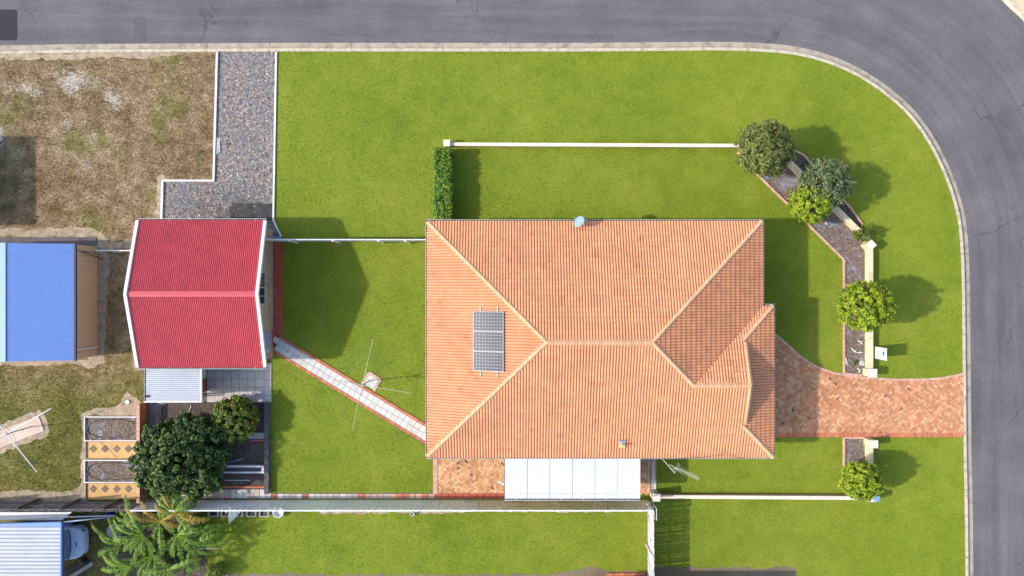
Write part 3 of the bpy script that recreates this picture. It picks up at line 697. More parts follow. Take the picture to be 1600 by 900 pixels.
# slopes: (convex plan polygons, eave point, up direction in plan pixels)
OVG = 4.0
slopes = [
    ([[(XL,YB),(JX,YB),(JX,WRY),(AX1,RYm),(AX0,RYm)], [(JX,YB),(GX,YB),(GX,WRY),(JX,WRY)], [(GX,YB),(WX,YB),(GX,YB-GD)], [(GX,YB-GD),(GX+OVG,YB-GD-OVG),(GX+OVG,WRY),(GX,WRY)]], (0, YB), (0,-1)),
    ([[(XL,YT),(AX0,RYm),(AX1,RYm),(XR,YT)]], (0, YT), (0,1)),
    ([[(XL,YT),(XL,YB),(AX0,RYm)]], (XL, 0), (1,0)),
    ([[(XR,YT),(AX1,RYm),(JX,WRY),(XR,WY)]], (XR, 0), (-1,0)),
    ([[(JX,WRY),(GX,WRY-(GX-JX)),(GX,WRY)], [(GX,WRY-(GX-JX)),(XR,WY),(WX,WY),(GX,WY+GD)], [(GX,WY+GD),(GX+OVG,WY+GD+OVG),(GX+OVG,WRY),(GX,WRY)]], (0, WY), (0,1)),
    ([[(WX,WY),(WX,YB),(GX,YB-GD),(GX,WY+GD)]], (WX, 0), (-1,0)),
]
TW = 0.29; TG = 0.272/math.cos(math.radians(19.8))      # tile cover width, gauge along the slope
NP = 6; prof_t = []
for r in range(2):
    for k in range(NP): t = k/NP; prof_t.append(((r+t)*TW/2, 0.058*(math.sin(math.pi*t)**0.6 if 0 < t < 1 else 0)))
prof_t.append((TW, 0.0))
tv = []
for u, h in prof_t: tv.append((u, 0.0, -0.01))
for u, h in prof_t: tv.append((u, 0.0, h+0.040))
for u, h in prof_t: tv.append((u, TG+0.01, h+0.006))
nq = len(prof_t); tf = []
for k in range(nq-1):
    tf.append((k, k+1, nq+k+1, nq+k)); tf.append((nq+k, nq+k+1, 2*nq+k+1, 2*nq+k))
tme = bpy.data.meshes.new('roof_tile'); tme.from_pydata(tv, [], tf); tme.materials.append(M['tile']); tme.update()
tva = np.array(tv)
def inside_convex(pts, poly):
    n = len(poly); s = None
    for x, y in pts:
        for i in range(n):
            a_ = poly[i]; b_ = poly[(i+1) % n]; cr = (b_[0]-a_[0])*(y-a_[1])-(b_[1]-a_[1])*(x-a_[0])
            if abs(cr) < 1e-6: continue
            if s is None: s = cr > 0
            elif (cr > 0) != s: return False
    return True
whole = []; cutv = []; cutf = []; leak_stop = MB()
cs = math.cos(math.radians(19.8)); sn = math.sin(math.radians(19.8))
for polys, eave, up in slopes:
    upw = Vector((up[0], -up[1])); acw = Vector((upw.y, -upw.x))       # world plan: up slope, across
    U3 = Vector((upw.x*cs, upw.y*cs, sn)); A3 = Vector((acw.x, acw.y, 0)); N3 = A3.cross(U3).normalized()
    E0 = T(eave[0], eave[1], EZ)-Vector((upw.x, upw.y, 0))*0.035
    Rm = Matrix(((A3.x,U3.x,N3.x,0),(A3.y,U3.y,N3.y,0),(A3.z,U3.z,N3.z,0),(0,0,0,1)))
    for poly in polys:
        wp = [T(x, y).xy for x, y in poly]
        wpx = [p.copy() for p in wp]
        for i, p in enumerate(poly):            # let the lowest course reach over the gutter
            dd = (p[0]-eave[0])*up[0]+(p[1]-eave[1])*up[1]
            if abs(dd) < 1e-6: wpx[i] = wp[i]-upw*0.05
        leak_stop.add([T(x, y, EZ+((x-eave[0])*up[0]+(y-eave[1])*up[1])*K*PITCH-.03) for x, y in poly], [tuple(range(len(poly)))])
        us = [(p-E0.xy).dot(acw) for p in wpx]; vs_ = [(p-E0.xy).dot(upw)/cs for p in wpx]
        bm = bmesh.new()
        for i in range(math.floor(min(us)/TW)-1, math.ceil(max(us)/TW)+1):
            for j in range(max(0, math.floor(min(vs_)/TG)-1), math.ceil(max(vs_)/TG)+1):
                o3 = E0+A3*(i*TW)+U3*(j*TG)
                cn = [(o3+A3*x+U3*y).xy for x, y in ((0,0),(TW,0),(TW,TG),(0,TG))]
                pl = [tuple(p) for p in wpx]
                if inside_convex([tuple(c) for c in cn], pl): whole.append((o3, Rm)); continue
                if max((c.x for c in cn)) < min(p[0] for p in pl) or min((c.x for c in cn)) > max(p[0] for p in pl): continue
                if max((c.y for c in cn)) < min(p[1] for p in pl) or min((c.y for c in cn)) > max(p[1] for p in pl): continue
                vv = [bm.verts.new(o3+Rm.to_3x3() @ Vector(p)) for p in tv]
                for f in tf: bm.faces.new([vv[k] for k in f])
        n = len(wpx); ar = sum(wpx[i].x*wpx[(i+1)%n].y-wpx[(i+1)%n].x*wpx[i].y for i in range(n))
        for i in range(n):
            p = wpx[i]; q = wpx[(i+1) % n]; e = (q-p)
            nr = Vector((e.y, -e.x, 0)) if ar > 0 else Vector((-e.y, e.x, 0))
            bmesh.ops.bisect_plane(bm, geom=bm.verts[:]+bm.edges[:]+bm.faces[:], plane_co=(p.x, p.y, 0), plane_no=nr.normalized(), clear_outer=True)
        b0 = len(cutv); bm.verts.index_update()
        cutv += [tuple(v.co) for v in bm.verts]; cutf += [tuple(b0+v.index for v in f.verts) for f in bm.faces]; bm.free()
whole.sort(key=lambda t: -t[0].z)
for o3, Rm in whole[:300]:
    o = bpy.data.objects.new('roof_tile', tme); COL.objects.link(o); o.parent = roof
    o.matrix_local = Matrix.Translation(o3-house.location-roof.location) @ Rm
mb = MB(); mb.v = list(cutv); mb.f = list(cutf); mb.c = [(1,1,1)]*len(cutv); mb.m = [0]*len(cutf)
for o3, Rm in whole[300:]:
    R3 = Rm.to_3x3(); kt = random.uniform(.93, 1.06)*(.86 if random.random() < .03 else 1); mb.add([o3+R3 @ Vector(p) for p in tv], tf, (kt, kt*random.uniform(.97,1.03), kt*random.uniform(.95,1.05)))
o = mb.build('roof_tiles', M['tile_field']); o['kind'] = 'stuff'; wl = o.location.copy(); roof_child(o, wl)
o = leak_stop.build('leak_stop_plane', M['dark_timber']); wl = o.location.copy(); roof_child(o, wl)  # plane added beneath the tiles to stop light leaking at the hips
# ridge and hip caps, each a piece of its own
capv = []; cpts = [(-.15,-.05),(-.025,.082),(.025,.082),(.15,-.05)]
CL = 0.41
def cap_mesh():
    mb = MB(); rows = [(0.0,1.06),(0.022,1.06),(0.022,1.03),(CL,0.97)]
    vs = [(x, y*s, z*s if z > 0 else z) for x, s in rows for y, z in cpts]; fs = []; mi = []
    for r in range(3):
        for k in range(3): fs.append((r*4+k, (r+1)*4+k, (r+1)*4+k+1, r*4+k+1)); mi.append(1 if r == 0 else 0)
    fs.append((0,1,2,3)); mi.append(1)
    me = bpy.data.meshes.new('ridge_cap'); me.from_pydata(vs, [], [f[::-1] for f in fs]); me.materials.append(M['cap']); me.materials.append(M['mortar'])
    me.polygons.foreach_set('material_index', mi); me.update(); return me
capme = cap_mesh()
def caps(p, q, lift=0.055, name='ridge_cap'):
    p = Vector(p); q = Vector(q); dv = q-p; n = max(1, int(round(dv.length/0.385))); dd = dv.normalized()
    a_ = Vector((0,0,1)).cross(dd).normalized(); u_ = dd.cross(a_).normalized()
    for k in range(n):
        o3 = p+dv*(k/n)+u_*lift
        o = bpy.data.objects.new(name, capme); COL.objects.link(o); o.parent = roof
        Mx = Matrix(((dd.x,a_.x,u_.x,o3.x),(dd.y,a_.y,u_.y,o3.y),(dd.z,a_.z,u_.z,o3.z),(0,0,0,1)))
        o.matrix_local = Matrix.Translation(-house.location-roof.location) @ Mx @ Matrix.Rotation(random.gauss(0,.012), 4, 'Z')
RZm = rz(HALF); RZw = rz(WH); GZ = rz(GD)
caps(T(XL,YT,EZ), T(AX0,RYm,RZm)); caps(T(XL,YB,EZ), T(AX0,RYm,RZm)); caps(T(XR,YT,EZ), T(AX1,RYm,RZm)); caps(T(JX,WRY,RZw), T(AX1,RYm,RZm))
caps(T(AX0,RYm,RZm), T(AX1,RYm,RZm)); caps(T(JX,WRY,RZw), T(GX+OVG,WRY,RZw))
caps(T(WX,WY,EZ), T(GX,WY+GD,GZ)); caps(T(WX,YB,EZ), T(GX,YB-GD,GZ))
caps(T(GX+OVG-1,WY+GD+3,rz(GD)), T(GX+OVG-1,WRY,RZw), .05, 'verge_cap'); caps(T(GX+OVG-1,YB-GD-3,rz(GD)), T(GX+OVG-1,WRY,RZw), .05, 'verge_cap')
mb = MB(); mb.add([T(GX-.6,WY+GD,GZ-.02), T(GX-.6,YB-GD,GZ-.02), T(GX-.6,WRY,RZw-.05)], [(0,1,2)]); o = mb.build('gable_wall', M['grey_door']); wl = o.location.copy(); roof_child(o, wl)
# valley flashing
mb = MB(); mb.beam(T(JX+4,WRY-4,RZw-.03), T(XR,WY,EZ+.02), .10, .02); o = mb.build('valley_flashing', M['rust']); wl = o.location.copy(); roof_child(o, wl)
# gutters
def gutter(parent, p, q, outn, z, w=.11, hgt=.10, mat='gutter', inner='gutter_in', brackets=True):
    p = Vector((p.x, p.y, z)); q = Vector((q.x, q.y, z)); dd = (q-p).normalized(); on = Vector((outn[0], outn[1], 0))
    mb = MB(); th = .022
    def bar(o0, o1, z0, z1, mi):
        a_ = p+on*o0; b_ = p+on*o1; c_ = q+on*o1; d_ = q+on*o0
        vs = [(v.x, v.y, z+z0) for v in (a_,b_,c_,d_)]+[(v.x, v.y, z+z1) for v in (a_,b_,c_,d_)]
        mb.add(vs, [(0,1,2,3),(7,6,5,4),(0,4,5,1),(1,5,6,2),(2,6,7,3),(3,7,4,0)], None, mi)
    bar(0.0, w, -hgt, -hgt+.01, 1); bar(w, w+th, -hgt, 0.0, 0); bar(-.02, 0.0, -hgt, -.01, 1)
    gt = mb.build('gutter', [M[mat], M[inner]], parent if parent is not roof else None)
    if parent is roof: wl = gt.location.copy(); roof_child(gt, wl)
    if brackets:
        n = int((q-p).length/1.05)
        for k in range(n):
            c = p+(q-p)*((k+.5)/n); mb = MB(); mb.beam(c+on*-.01+Vector((0,0,-.012)), c+on*(w+.01)+Vector((0,0,-.012)), .02, .008)
            b_ = mb.build('gutter_bracket', M[mat], parent if parent is not roof else None)
            if parent is roof: wl = b_.location.copy(); roof_child(b_, wl)
gz = EZ-.005
gutter(roof, T(XL-3.5,YT), T(XR+3.5,YT), (0,1), gz); gutter(roof, T(XL-3.5,YB), T(WX+3.5,YB), (0,-1), gz); gutter(roof, T(XL,YT), T(XL,YB), (-1,0), gz)
gutter(roof, T(XR,YT), T(XR,WY), (1,0), gz); gutter(roof, T(WX,WY), T(WX,YB), (1,0), gz); gutter(roof, T(XR+3.3,WY), T(WX+3.5,WY), (0,1), gz, brackets=False)
# walls and soffit
ins = 13
mb = MB(); mb.prism([T(x,y).xy for x, y in ((XL+ins,YT+ins),(XR-ins,YT+ins),(XR-ins,WY+ins),(WX-ins,WY+ins),(WX-ins,YB-ins),(XL+ins,YB-ins))], 0, EZ-.13); mb.build('wall', M['tan_brick'], house)
mb = MB(); mb.prism([T(x,y).xy for x, y in ((XL,YT),(XR,YT),(XR,WY),(WX,WY),(WX,YB),(XL,YB))], EZ-.13, EZ-.11); mb.build('soffit', M['white_metal'], house)
gx = T(WX-ins,0).x+.02
for k in range(4):
    MB().box(gx-.01, gx+.02, T(0,232).y, T(0,80).y, .05+k*.53, .05+k*.53+.52).build('garage_door_panel', M['cream_cap'], house)
# ------------------------------------------------------------------ things on the house roof
def roof_z_at(tx, ty, eave, up): return EZ+((tx-eave[0])*up[0]+(ty-eave[1])*up[1])*K*PITCH
sx0, sx1 = (740.5-800)/1.088, (787.5-800)/1.088; sy0, sy1 = (486-450)/1.088, (578-450)/1.088
solar = root('solar_array', 'three dark blue solar panels on rails on the left roof slope', 'solar panels', T((sx0+sx1)/2, (sy0+sy1)/2, rz((sx0+sx1)/2-XL)+.06))
Rs = Matrix(((cs,0,-sn,0),(0,1,0,0),(sn,0,cs,0),(0,0,0,1)))
wS = (sx1-sx0)*K/cs; hS = (sy1-sy0)*K
for k in range(3):
    y = hS*(1/3)*(1-k); hh = hS/3-.012
    m_ = MB(); m_.box(-wS/2+.03, wS/2-.03, -hh/2+.03, hh/2-.03, .03, .052)
    pn = m_.build('panel', M['cells'], None, origin=(0,0,0)); pn.parent = solar; pn.matrix_local = Matrix.Translation((0,y,.06)) @ Rs
    m_ = MB()
    for bx in ((-wS/2,wS/2,-hh/2,-hh/2+.028),(-wS/2,wS/2,hh/2-.028,hh/2),(-wS/2,-wS/2+.028,-hh/2+.028,hh/2-.028),(wS/2-.028,wS/2,-hh/2+.028,hh/2-.028)): m_.box(*bx, .015, .06)
    fr_ = m_.build('frame', M['panel_frame'], None, origin=(0,0,0)); fr_.parent = pn
for x in (-.43, .47):
    m_ = MB(); m_.box(x-.025, x+.025, -hS/2-.26, hS/2+.24, -.03, .012); r_ = m_.build('rail', M['panel_frame'], None, origin=(0,0,0)); r_.parent = solar; r_.matrix_local = Matrix.Translation((0,0,.06)) @ Rs
# satellite dish at the top eave
dz = 3.15; dc = P(905, 346, dz)
dish = root('satellite_dish', 'blue grey satellite dish at the top gutter of the tiled house', 'satellite dish', (dc.x, T(0,YT).y-.28, roof_z_at(0, YT+8, (0,YT), (0,1))+.04))
nrm_d = Vector((-.62, .36, .70)).normalized(); uq = nrm_d.to_track_quat('Z', 'Y').to_matrix().to_4x4()
m_ = MB(); rings = 7; seg = 28; R_ = .30; vs = []; fs = []
for r in range(rings+1):
    rr = R_*r/rings; z_ = .42*rr*rr-.04
    for k in range(seg): t = 2*math.pi*k/seg; vs.append((rr*math.cos(t), rr*math.sin(t), z_))
for r in range(rings):
    for k in range(seg): fs.append((r*seg+k, r*seg+(k+1)%seg, (r+1)*seg+(k+1)%seg, (r+1)*seg+k))
Md = Matrix.Translation(dc) @ uq
m_.add([Md @ Vector(v) for v in vs], fs); b_ = m_.build('reflector', M['dish'], dish, smooth=True); so = b_.modifiers.new('s', 'SOLIDIFY'); so.thickness = .012
m_ = MB(); base = Vector(dish.location); m_.tube(base, dc-nrm_d*.06, .022); m_.box(base.x-.09, base.x+.09, base.y-.09, base.y+.09, base.z-.02, base.z+.02); m_.build('mount', M['steel'], dish)
m_ = MB(); tip = Md @ Vector((0,.02,.40)); m_.tube(Md @ Vector((0,-R_+.02,0.0)), tip, .011); m_.tube(tip-nrm_d*.05, tip+nrm_d*.04, .03); m_.build('feed_arm', M['steel'], dish)
# small flashing vent near the bottom eave
vt = P(972.5, 694, 2.85); ven = root('roof_vent', 'small vent pipe with stained flashing and blue cap near the bottom eave', 'roof vent', vt-Vector((0,0,.06)))
MB().box(vt.x-.14, vt.x+.14, vt.y-.19, vt.y+.10, vt.z-.03, vt.z+.05).build('flashing', M['lead'], ven, bevel=.01)
m_ = MB(); m_.tube(vt+Vector((-.02,.02,.03)), vt+Vector((-.02,.02,.42)), .035); m_.build('pipe', M['steel'], ven)
MB().box(vt.x-.17, vt.x+.15, vt.y+.12, vt.y+.20, vt.z+.03, vt.z+.12).build('cap', M['blue_light'], ven, bevel=.01)
m_ = MB(); m_.tube(vt+Vector((.1,-.06,.06)), vt+Vector((.40,-.02,.06)), .012); m_.build('bracket', M['rust'], ven)
# tv antenna
mp_ = P(1037, 715, 2.5)
M['aerial'] = plain('dull_aerial_metal', (0.36, 0.40, 0.28), 0.6, 0.1)
an = root('tv_antenna', 'tv aerial with many cross rods on a mast at the bottom gutter', 'antenna', mp_+Vector((0,-.14,-.5)))
top = mp_+Vector((0,-.14,2.45)); m_ = MB(); m_.tube(mp_+Vector((0,-.14,-.5)), top, .022); m_.build('mast', M['aerial'], an)
b0 = P(1046,726,4.85); b1 = P(1092,748,4.85); m_ = MB(); m_.tube(b0, b1, .016); m_.build('boom', M['aerial'], an)
dv = (b1-b0); pv = Vector((-dv.y, dv.x, 0)).normalized(); proto = None
for k in range(18):
    c = b0+dv*(.22+.78*k/17); hl = (.26 if k < 2 else .15-.003*k); m_ = MB(); m_.tube(c-pv*hl, c+pv*hl, .006, 6); m_.build('element', M['aerial'], an)
m_ = MB(); m_.tube(top-Vector((0,0,.9)), b0+dv*.35, .012); m_.build('brace', M['aerial'], an)
# white patio roof
prz = 2.36; pr = root('patio_roof', 'flat white panelled patio roof below the tiled house', 'patio roof', P(894, 747, 0))
for k in range(6):
    x0 = 788.5+k*35.35; p = P(x0+.35, 711, prz); q = P(x0+35.0, 779, prz-.06)
    m_ = MB(); zt, zb = prz, prz-.06
    m_.add([(p.x,q.y,zb),(q.x,q.y,zb),(q.x,p.y,zt),(p.x,p.y,zt),(p.x,q.y,zb-.05),(q.x,q.y,zb-.05),(q.x,p.y,zt-.05),(p.x,p.y,zt-.05)], [(0,1,2,3),(7,6,5,4),(0,4,5,1),(1,5,6,2),(2,6,7,3),(3,7,4,0)])
    pn = m_.build('roof_panel', M['patio_sheet'], pr)
    m_ = MB()
    for s in range(5):
        c = P(x0+3.5+s*7.1, 771.5, prz-.05); m_.box(c.x-.018, c.x+.018, c.y-.018, c.y+.018, prz-.06, prz-.025)
    sc_ = m_.build('screws', M['steel']); wl = sc_.location.copy(); sc_.parent = pn; sc_.location = wl-pr.location-pn.location
m_ = MB(); p = P(788, 712, prz-.055); q = P(1000.5, 779, prz-.055); m_.box(p.x, q.x, q.y, p.y, prz-.15, prz-.125); m_.build('under_seam', M['gutter_in'], pr)
gutter(pr, P(788,779.3,prz-.07), P(1000.5,779.3,prz-.07), (0,-1), prz-.09, .07, .09, 'white_metal')
for px in (792, 895, 996):
    c = P(px, 774, prz); m_ = MB(); m_.box(c.x-.04, c.x+.04, c.y-.04, c.y+.04, 0, prz-.16); m_.build('post', M['white_metal'], pr)
m_ = MB(); a_ = P(779.5,752.5,2.2); b_ = P(787.5,757,2.3); m_.tube(a_, b_, .04); m_.build('overflow_pipe', M['white_metal'], pr)

# ------------------------------------------------------------------ corrugated sheet maker
def corr(mb, o, u, v, n, Lu, Lv, pitch, amp, kind='sine', mi=0, dirt=False):
    """ribs run along v; o origin, u across, v along"""
    o = Vector(o); u = Vector(u).normalized(); v = Vector(v).normalized(); n = Vector(n).normalized(); ts = []
    if kind == 'sine':
        m = 8; N = int(Lu/pitch*m)
        ts = [(Lu*i/N, amp*math.sin(2*math.pi*(Lu*i/N)/pitch)) for i in range(N+1)]
    else:
        N = max(1, int(round(Lu/pitch))); w = Lu/N
        for i in range(N): ts += [(i*w, 0), (i*w+w*.50, 0), (i*w+w*.62, amp), (i*w+w*.72, amp), (i*w+w*.84, 0)]
        ts.append((Lu, 0))
    vs = []
    for t, hgt in ts: vs += [o+u*t+n*hgt, o+u*t+n*hgt+v*Lv]
    fs = [(2*i, 2*i+2, 2*i+3, 2*i+1) for i in range(len(ts)-1)]
    b0 = len(mb.m); mb.add(vs, fs, None, mi)
    if kind == 'rib' and dirt:  # one flank of each rib takes the darker second material
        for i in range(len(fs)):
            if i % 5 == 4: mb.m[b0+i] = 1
    return mb
# ------------------------------------------------------------------ red shed
rs_e = 2.4; sxl, sxr, syt, syb = -548.0, -362.3, -98.5, 115.4; symid = (syt+syb)/2; rs_r = 3.545
rs = root('red_shed', 'tan brick shed with red corrugated gable roof and white barge boards', 'shed', T((sxl+sxr)/2, symid))
for sgn, ye in ((1, syt), (-1, syb)):
    p0 = T(sxl+1.5, ye, rs_e); pr_ = T(sxl+1.5, symid, rs_r); v = pr_-p0; u = Vector((1,0,0)); n = Vector((0, sgn*abs(v.z), abs(v.y))).normalized()
    m_ = corr(MB(), p0-v.normalized()*.05, u, v, n, (sxr-sxl-3)*K, v.length+.03, .098, .024); m_.build('roof_sheet', M['red_metal'], rs, smooth=True)
    # barge boards
    for x in (sxl-.6, sxr+.6):
        m_ = MB(); m_.beam(T(x, ye, rs_e+.01), T(x, symid+sgn*0.001, rs_r+.03), .15, .16); m_.build('barge_board', M['white_metal'], rs)
    gutter(rs, T(sxl-2,ye), T(sxr+2,ye), (0, sgn), rs_e-.01, .10, .10, 'gutter')
    m_ = MB(); a_ = T(sxl+2, symid, rs_r+.035); vv = [a_, a_+Vector(((sxr-sxl-4)*K,0,0))]; dn = Vector((0, sgn*.14, -.14*.306))
    m_.add([vv[0], vv[1], vv[1]+dn, vv[0]+dn], [(0,1,2,3)]); m_.build('ridge_flashing', M['pink_metal'], rs)
wxl, wxr, wyt, wyb = sxl+9, -373.0, syt+7, syb-7
m_ = MB(); za = rs_e-.02
pv_ = [T(wxl,wyt), T(wxr,wyt), T(wxr,wyb), T(wxl,wyb)]
gr_ = [T(wxr,symid,rs_r-.10), T(wxl,symid,rs_r-.10)]
vs = [Vector((p.x,p.y,0)) for p in pv_]+[Vector((p.x,p.y,za)) for p in pv_]+gr_
m_.add(vs, [(0,1,5,4)[::-1],(2,3,7,6)[::-1],(1,2,6,8,5)[::-1],(3,0,4,9,7)[::-1],(4,5,8,9)[::-1],(6,7,9,8)[::-1]]); m_.build('wall', M['tan_brick'], rs)
wx = T(wxr,0).x
win = MB(); win.box(wx-.03, wx+.005, T(0,24).y, T(0,-23).y, 1.38, 2.26); win = win.build('window', M['glass_dark'], rs)
def sub(mbx, name, mat, parent, rootobj):
    o = mbx.build(name, mat); wl = o.location.copy(); o.parent = parent; o.location = wl-rootobj.location-parent.location; return o
sub(MB().box(wx, wx+.018, T(0,-1).y, T(0,-22).y, 1.41, 2.23), 'blind', M['curtain'], win, rs)
f_ = MB()
for y in (-23.4, -.5, 24): f_.box(wx, wx+.035, T(0,y).y-.02, T(0,y).y+.02, 1.36, 2.28)
f_.box(wx, wx+.034, T(0,24).y, T(0,-23.4).y, 1.34, 1.38); f_.box(wx, wx+.03, T(0,12.4).y, T(0,11.6).y, 1.38, 2.26)
sub(f_, 'frame', M['alu'], win, rs)
dr_ = MB().box(wx-.03, wx+.012, T(0,90).y, T(0,66).y, .30, 2.1).build('door', M['grey_door'], rs)
sub(MB().tube((wx+.01, T(0,69).y, 1.2), (wx+.07, T(0,69).y, 1.2), .025), 'handle', M['steel'], dr_, rs)
MB().box(wx-.02, wx+.02, T(0,91).y, T(0,65).y, .0, .30).build('threshold', M['red_path'], rs)
m_ = MB(); c = P(409,549.5,1.9); m_.box(wx, wx+.14, T(0,97).y, T(0,93).y, 1.1, 1.2); m_.build('wall_light', M['white_metal'], rs)
# lean-to with white roof
lt = root('lean_to', 'lean-to with white ribbed roof at the bottom of the red shed', 'lean-to', P(272, 602))
lz = 2.12; p0 = P(228, 627, lz); p1 = P(314, 570, lz); m_ = corr(MB(), (p0.x, p0.y, lz), (0,1,0), (1,0,.02), (0,0,1), p1.y-p0.y, p1.x-p0.x, .10, .022, 'rib', dirt=True); m_.build('roof_sheet', [M['white_sheet'], M['rib_dark']], lt)
m_ = MB(); m_.beam((p1.x+.03, p0.y, lz+.03), (p1.x+.03, p1.y, lz+.03), .07, .12); m_.build('fascia', M['white_metal'], lt)
m_ = MB(); m_.beam((p0.x-.1, p0.y-.03, lz-.03), (p1.x+.06, p0.y-.03, lz-.03), .05, .14); m_.build('fascia', M['white_metal'], lt)
gutter(lt, P(228,629,lz), P(228,572,lz), (-1,0), lz-.03, .09, .09, 'gutter')
q0 = P(228, 627, lz); q1 = P(313, 560, lz); MB().box(q0.x+.05, q0.x+.17, q0.y+.08, T(0,wyb).y-.01, 0, lz-.05).build('wall', M['orange_brick'], lt)
m_ = MB(); c = P(229.5,619,lz); m_.box(c.x-.09, c.x+.1, c.y-.05, c.y+.05, lz+.02, lz+.10); m_.tube(c+Vector((.05,0,.05)), c+Vector((.15,0,.05)), .02); m_.build('gutter_strap', M['black'], lt)
m_ = MB(); c = P(301.5,605.5,lz); m_.box(c.x-.03, c.x+.03, c.y-.01, c.y+.01, lz+.02, lz+.03); m_.build('rivet', M['black'], lt)
m_ = MB(); a_ = P(247,630,lz); m_.tube((a_.x, a_.y, lz-.1), (a_.x+.18, a_.y-.08, lz-.25), .03); m_.tube((a_.x+.18, a_.y-.08, lz-.25), (a_.x+.18, a_.y-.08, 0.02), .03); m_.build('downpipe', M['white_metal'], lt)
m_ = MB(); a_ = P(263,629,lz); m_.box(a_.x-.05, a_.x+.05, a_.y-.02, a_.y+.08, 0, lz-.1); m_.build('post', M['concrete'], lt)
pw_ = root('porch_wall', 'short white and red brick wall end between white roof and courtyard', 'wall', P(321, 600))
MB().box(P(319,0).x, P(323,0).x, P(0,590).y, P(0,572).y, 0, 1.0).build('white_end', M['white_metal'], pw_)
MB().box(P(319,0).x, P(323.5,0).x, P(0,611).y, P(0,590.2).y, 0, .8).build('brick_end', M['red_path'], pw_)
# ------------------------------------------------------------------ blue shed (left)
be = 2.1; bs = root('blue_shed', 'blue corrugated roof shed with beige ribbed wall at the left edge', 'shed', T(-735, 21))
bwx = -648.0; bxr = -647.0; bxm = -738.0; bxl = -823.0; byt, byb = -65.3, 107.0; brz = 2.68
for xe, mat in ((bxr, 'blue_metal'), (bxl, 'blue_light')):  # the far slope takes the paler blue
    p0 = T(xe, byb, be); pr_ = T(bxm, byb, brz); v = pr_-p0; n = Vector((v.z*(1 if xe > bxm else -1), 0, abs(v.x))); n = Vector((abs(v.z)*(1 if xe > bxm else -1), 0, abs(v.x))).normalized()
    m_ = corr(MB(), p0, (0,1,0), v, n, (byb-byt)*K, v.length, .076, .014); m_.build('roof_sheet', M[mat], bs, smooth=True)
m_ = MB(); a_ = T(bxm-6, byb+.5, brz+.03); b_ = T(bxm+1.5, byt-.5, brz+.03); m_.box(a_.x, b_.x, a_.y, b_.y, brz+.018, brz+.032); m_.build('ridge_flashing', M['blue_light'], bs)
m_ = MB(); m_.beam(T(bxr+1, byb+1, be-.03), T(bxr+1, byt-1, be-.03), .10, .12); m_.build('gutter', M['navy'], bs)
m_ = corr(MB(), T(bwx, byb-1, 0), (0,1,0), (0,0,1), (1,0,0), (byb-byt-2)*K, be-.08, .16, .03, 'rib'); m_.build('side_wall', M['beige_metal'], bs)
for yy in (byt+1, byb-1):
    m_ = MB(); q = [T(bxl+1,yy,0), T(bwx,yy,0), T(bwx,yy,be-.08), T(bxm,yy,brz-.06), T(bxl+1,yy,be-.08)]; m_.add(q, [(0,1,2,3,4)]); m_.build('gable_wall', M['beige_metal'], bs)
m_ = MB(); y = T(0, 92).y; m_.tube(T(bwx+2, 92, be-.1), T(bwx+2, 92, .02), .035); m_.build('downpipe', M['white_metal'], bs)
m_ = MB(); m_.tube(T(bwx+3, -56, 1.75), T(bwx+3, -56, .03), .05); m_.build('downpipe', M['concrete'], bs)
m_ = MB(); m_.tube(T(bwx+3, -56, 1.72), T(bwx+9, -45, .05), .03); m_.build('brace', M['dark_timber'], bs)
fn = root('rail_fence', 'thin white fence rail between blue shed and red shed', 'fence', P(180, 393))
m_ = MB(); m_.beam(P(150,391.5,.9), P(206,391.5,.9), .06, .06); m_.build('top_rail', M['white_edge'], fn)
m_ = MB(); m_.beam(P(150,391.5,.4), P(206,391.5,.4), .04, .06); m_.build('lower_rail', M['concrete'], fn)
for px in (152, 178, 204):
    c = P(px, 391.5, .9); m_ = MB(); m_.box(c.x-.03, c.x+.03, c.y-.09, c.y-.032, 0, .9); m_.build('post', M['concrete'], fn)
# neighbour shed beyond the left edge (its shadow falls on the dry yard)
ns = root('neighbour_shed', 'low neighbour shed just beyond the left edge casting a shadow on dry grass', 'shed', T(-930, -165))
m_ = MB(); m_.box(T(-1010,0).x, T(-832,0).x, T(0,-94).y, T(0,-226).y, 0, 2.2); m_.build('wall', M['beige_metal'], ns)
m_ = MB(); m_.box(T(-1014,0).x, T(-829,0).x, T(0,-91).y, T(0,-229).y, 2.2, 2.28); m_.build('roof', M['white_sheet'], ns)
# neighbour house below the frame
nh = root('neighbour_house', 'neighbour house just below the bottom edge casting a shadow on the lawn', 'house', T(300, 560))
m_ = MB(); m_.box(T(110,0).x, T(346,0).x, T(0,700).y, T(0,456).y, 0, 2.4); m_.build('wall', M['tan_brick'], nh)
m_ = MB(); r0 = [T(104,450,2.45),T(352,450,2.45),T(352,706,2.45),T(104,706,2.45),T(228,578,3.6)]; m_.add(r0, [(0,1,4)[::-1],(1,2,4)[::-1],(2,3,4)[::-1],(3,0,4)[::-1],(0,1,2,3)]); m_.build('roof', M['tile'], nh)

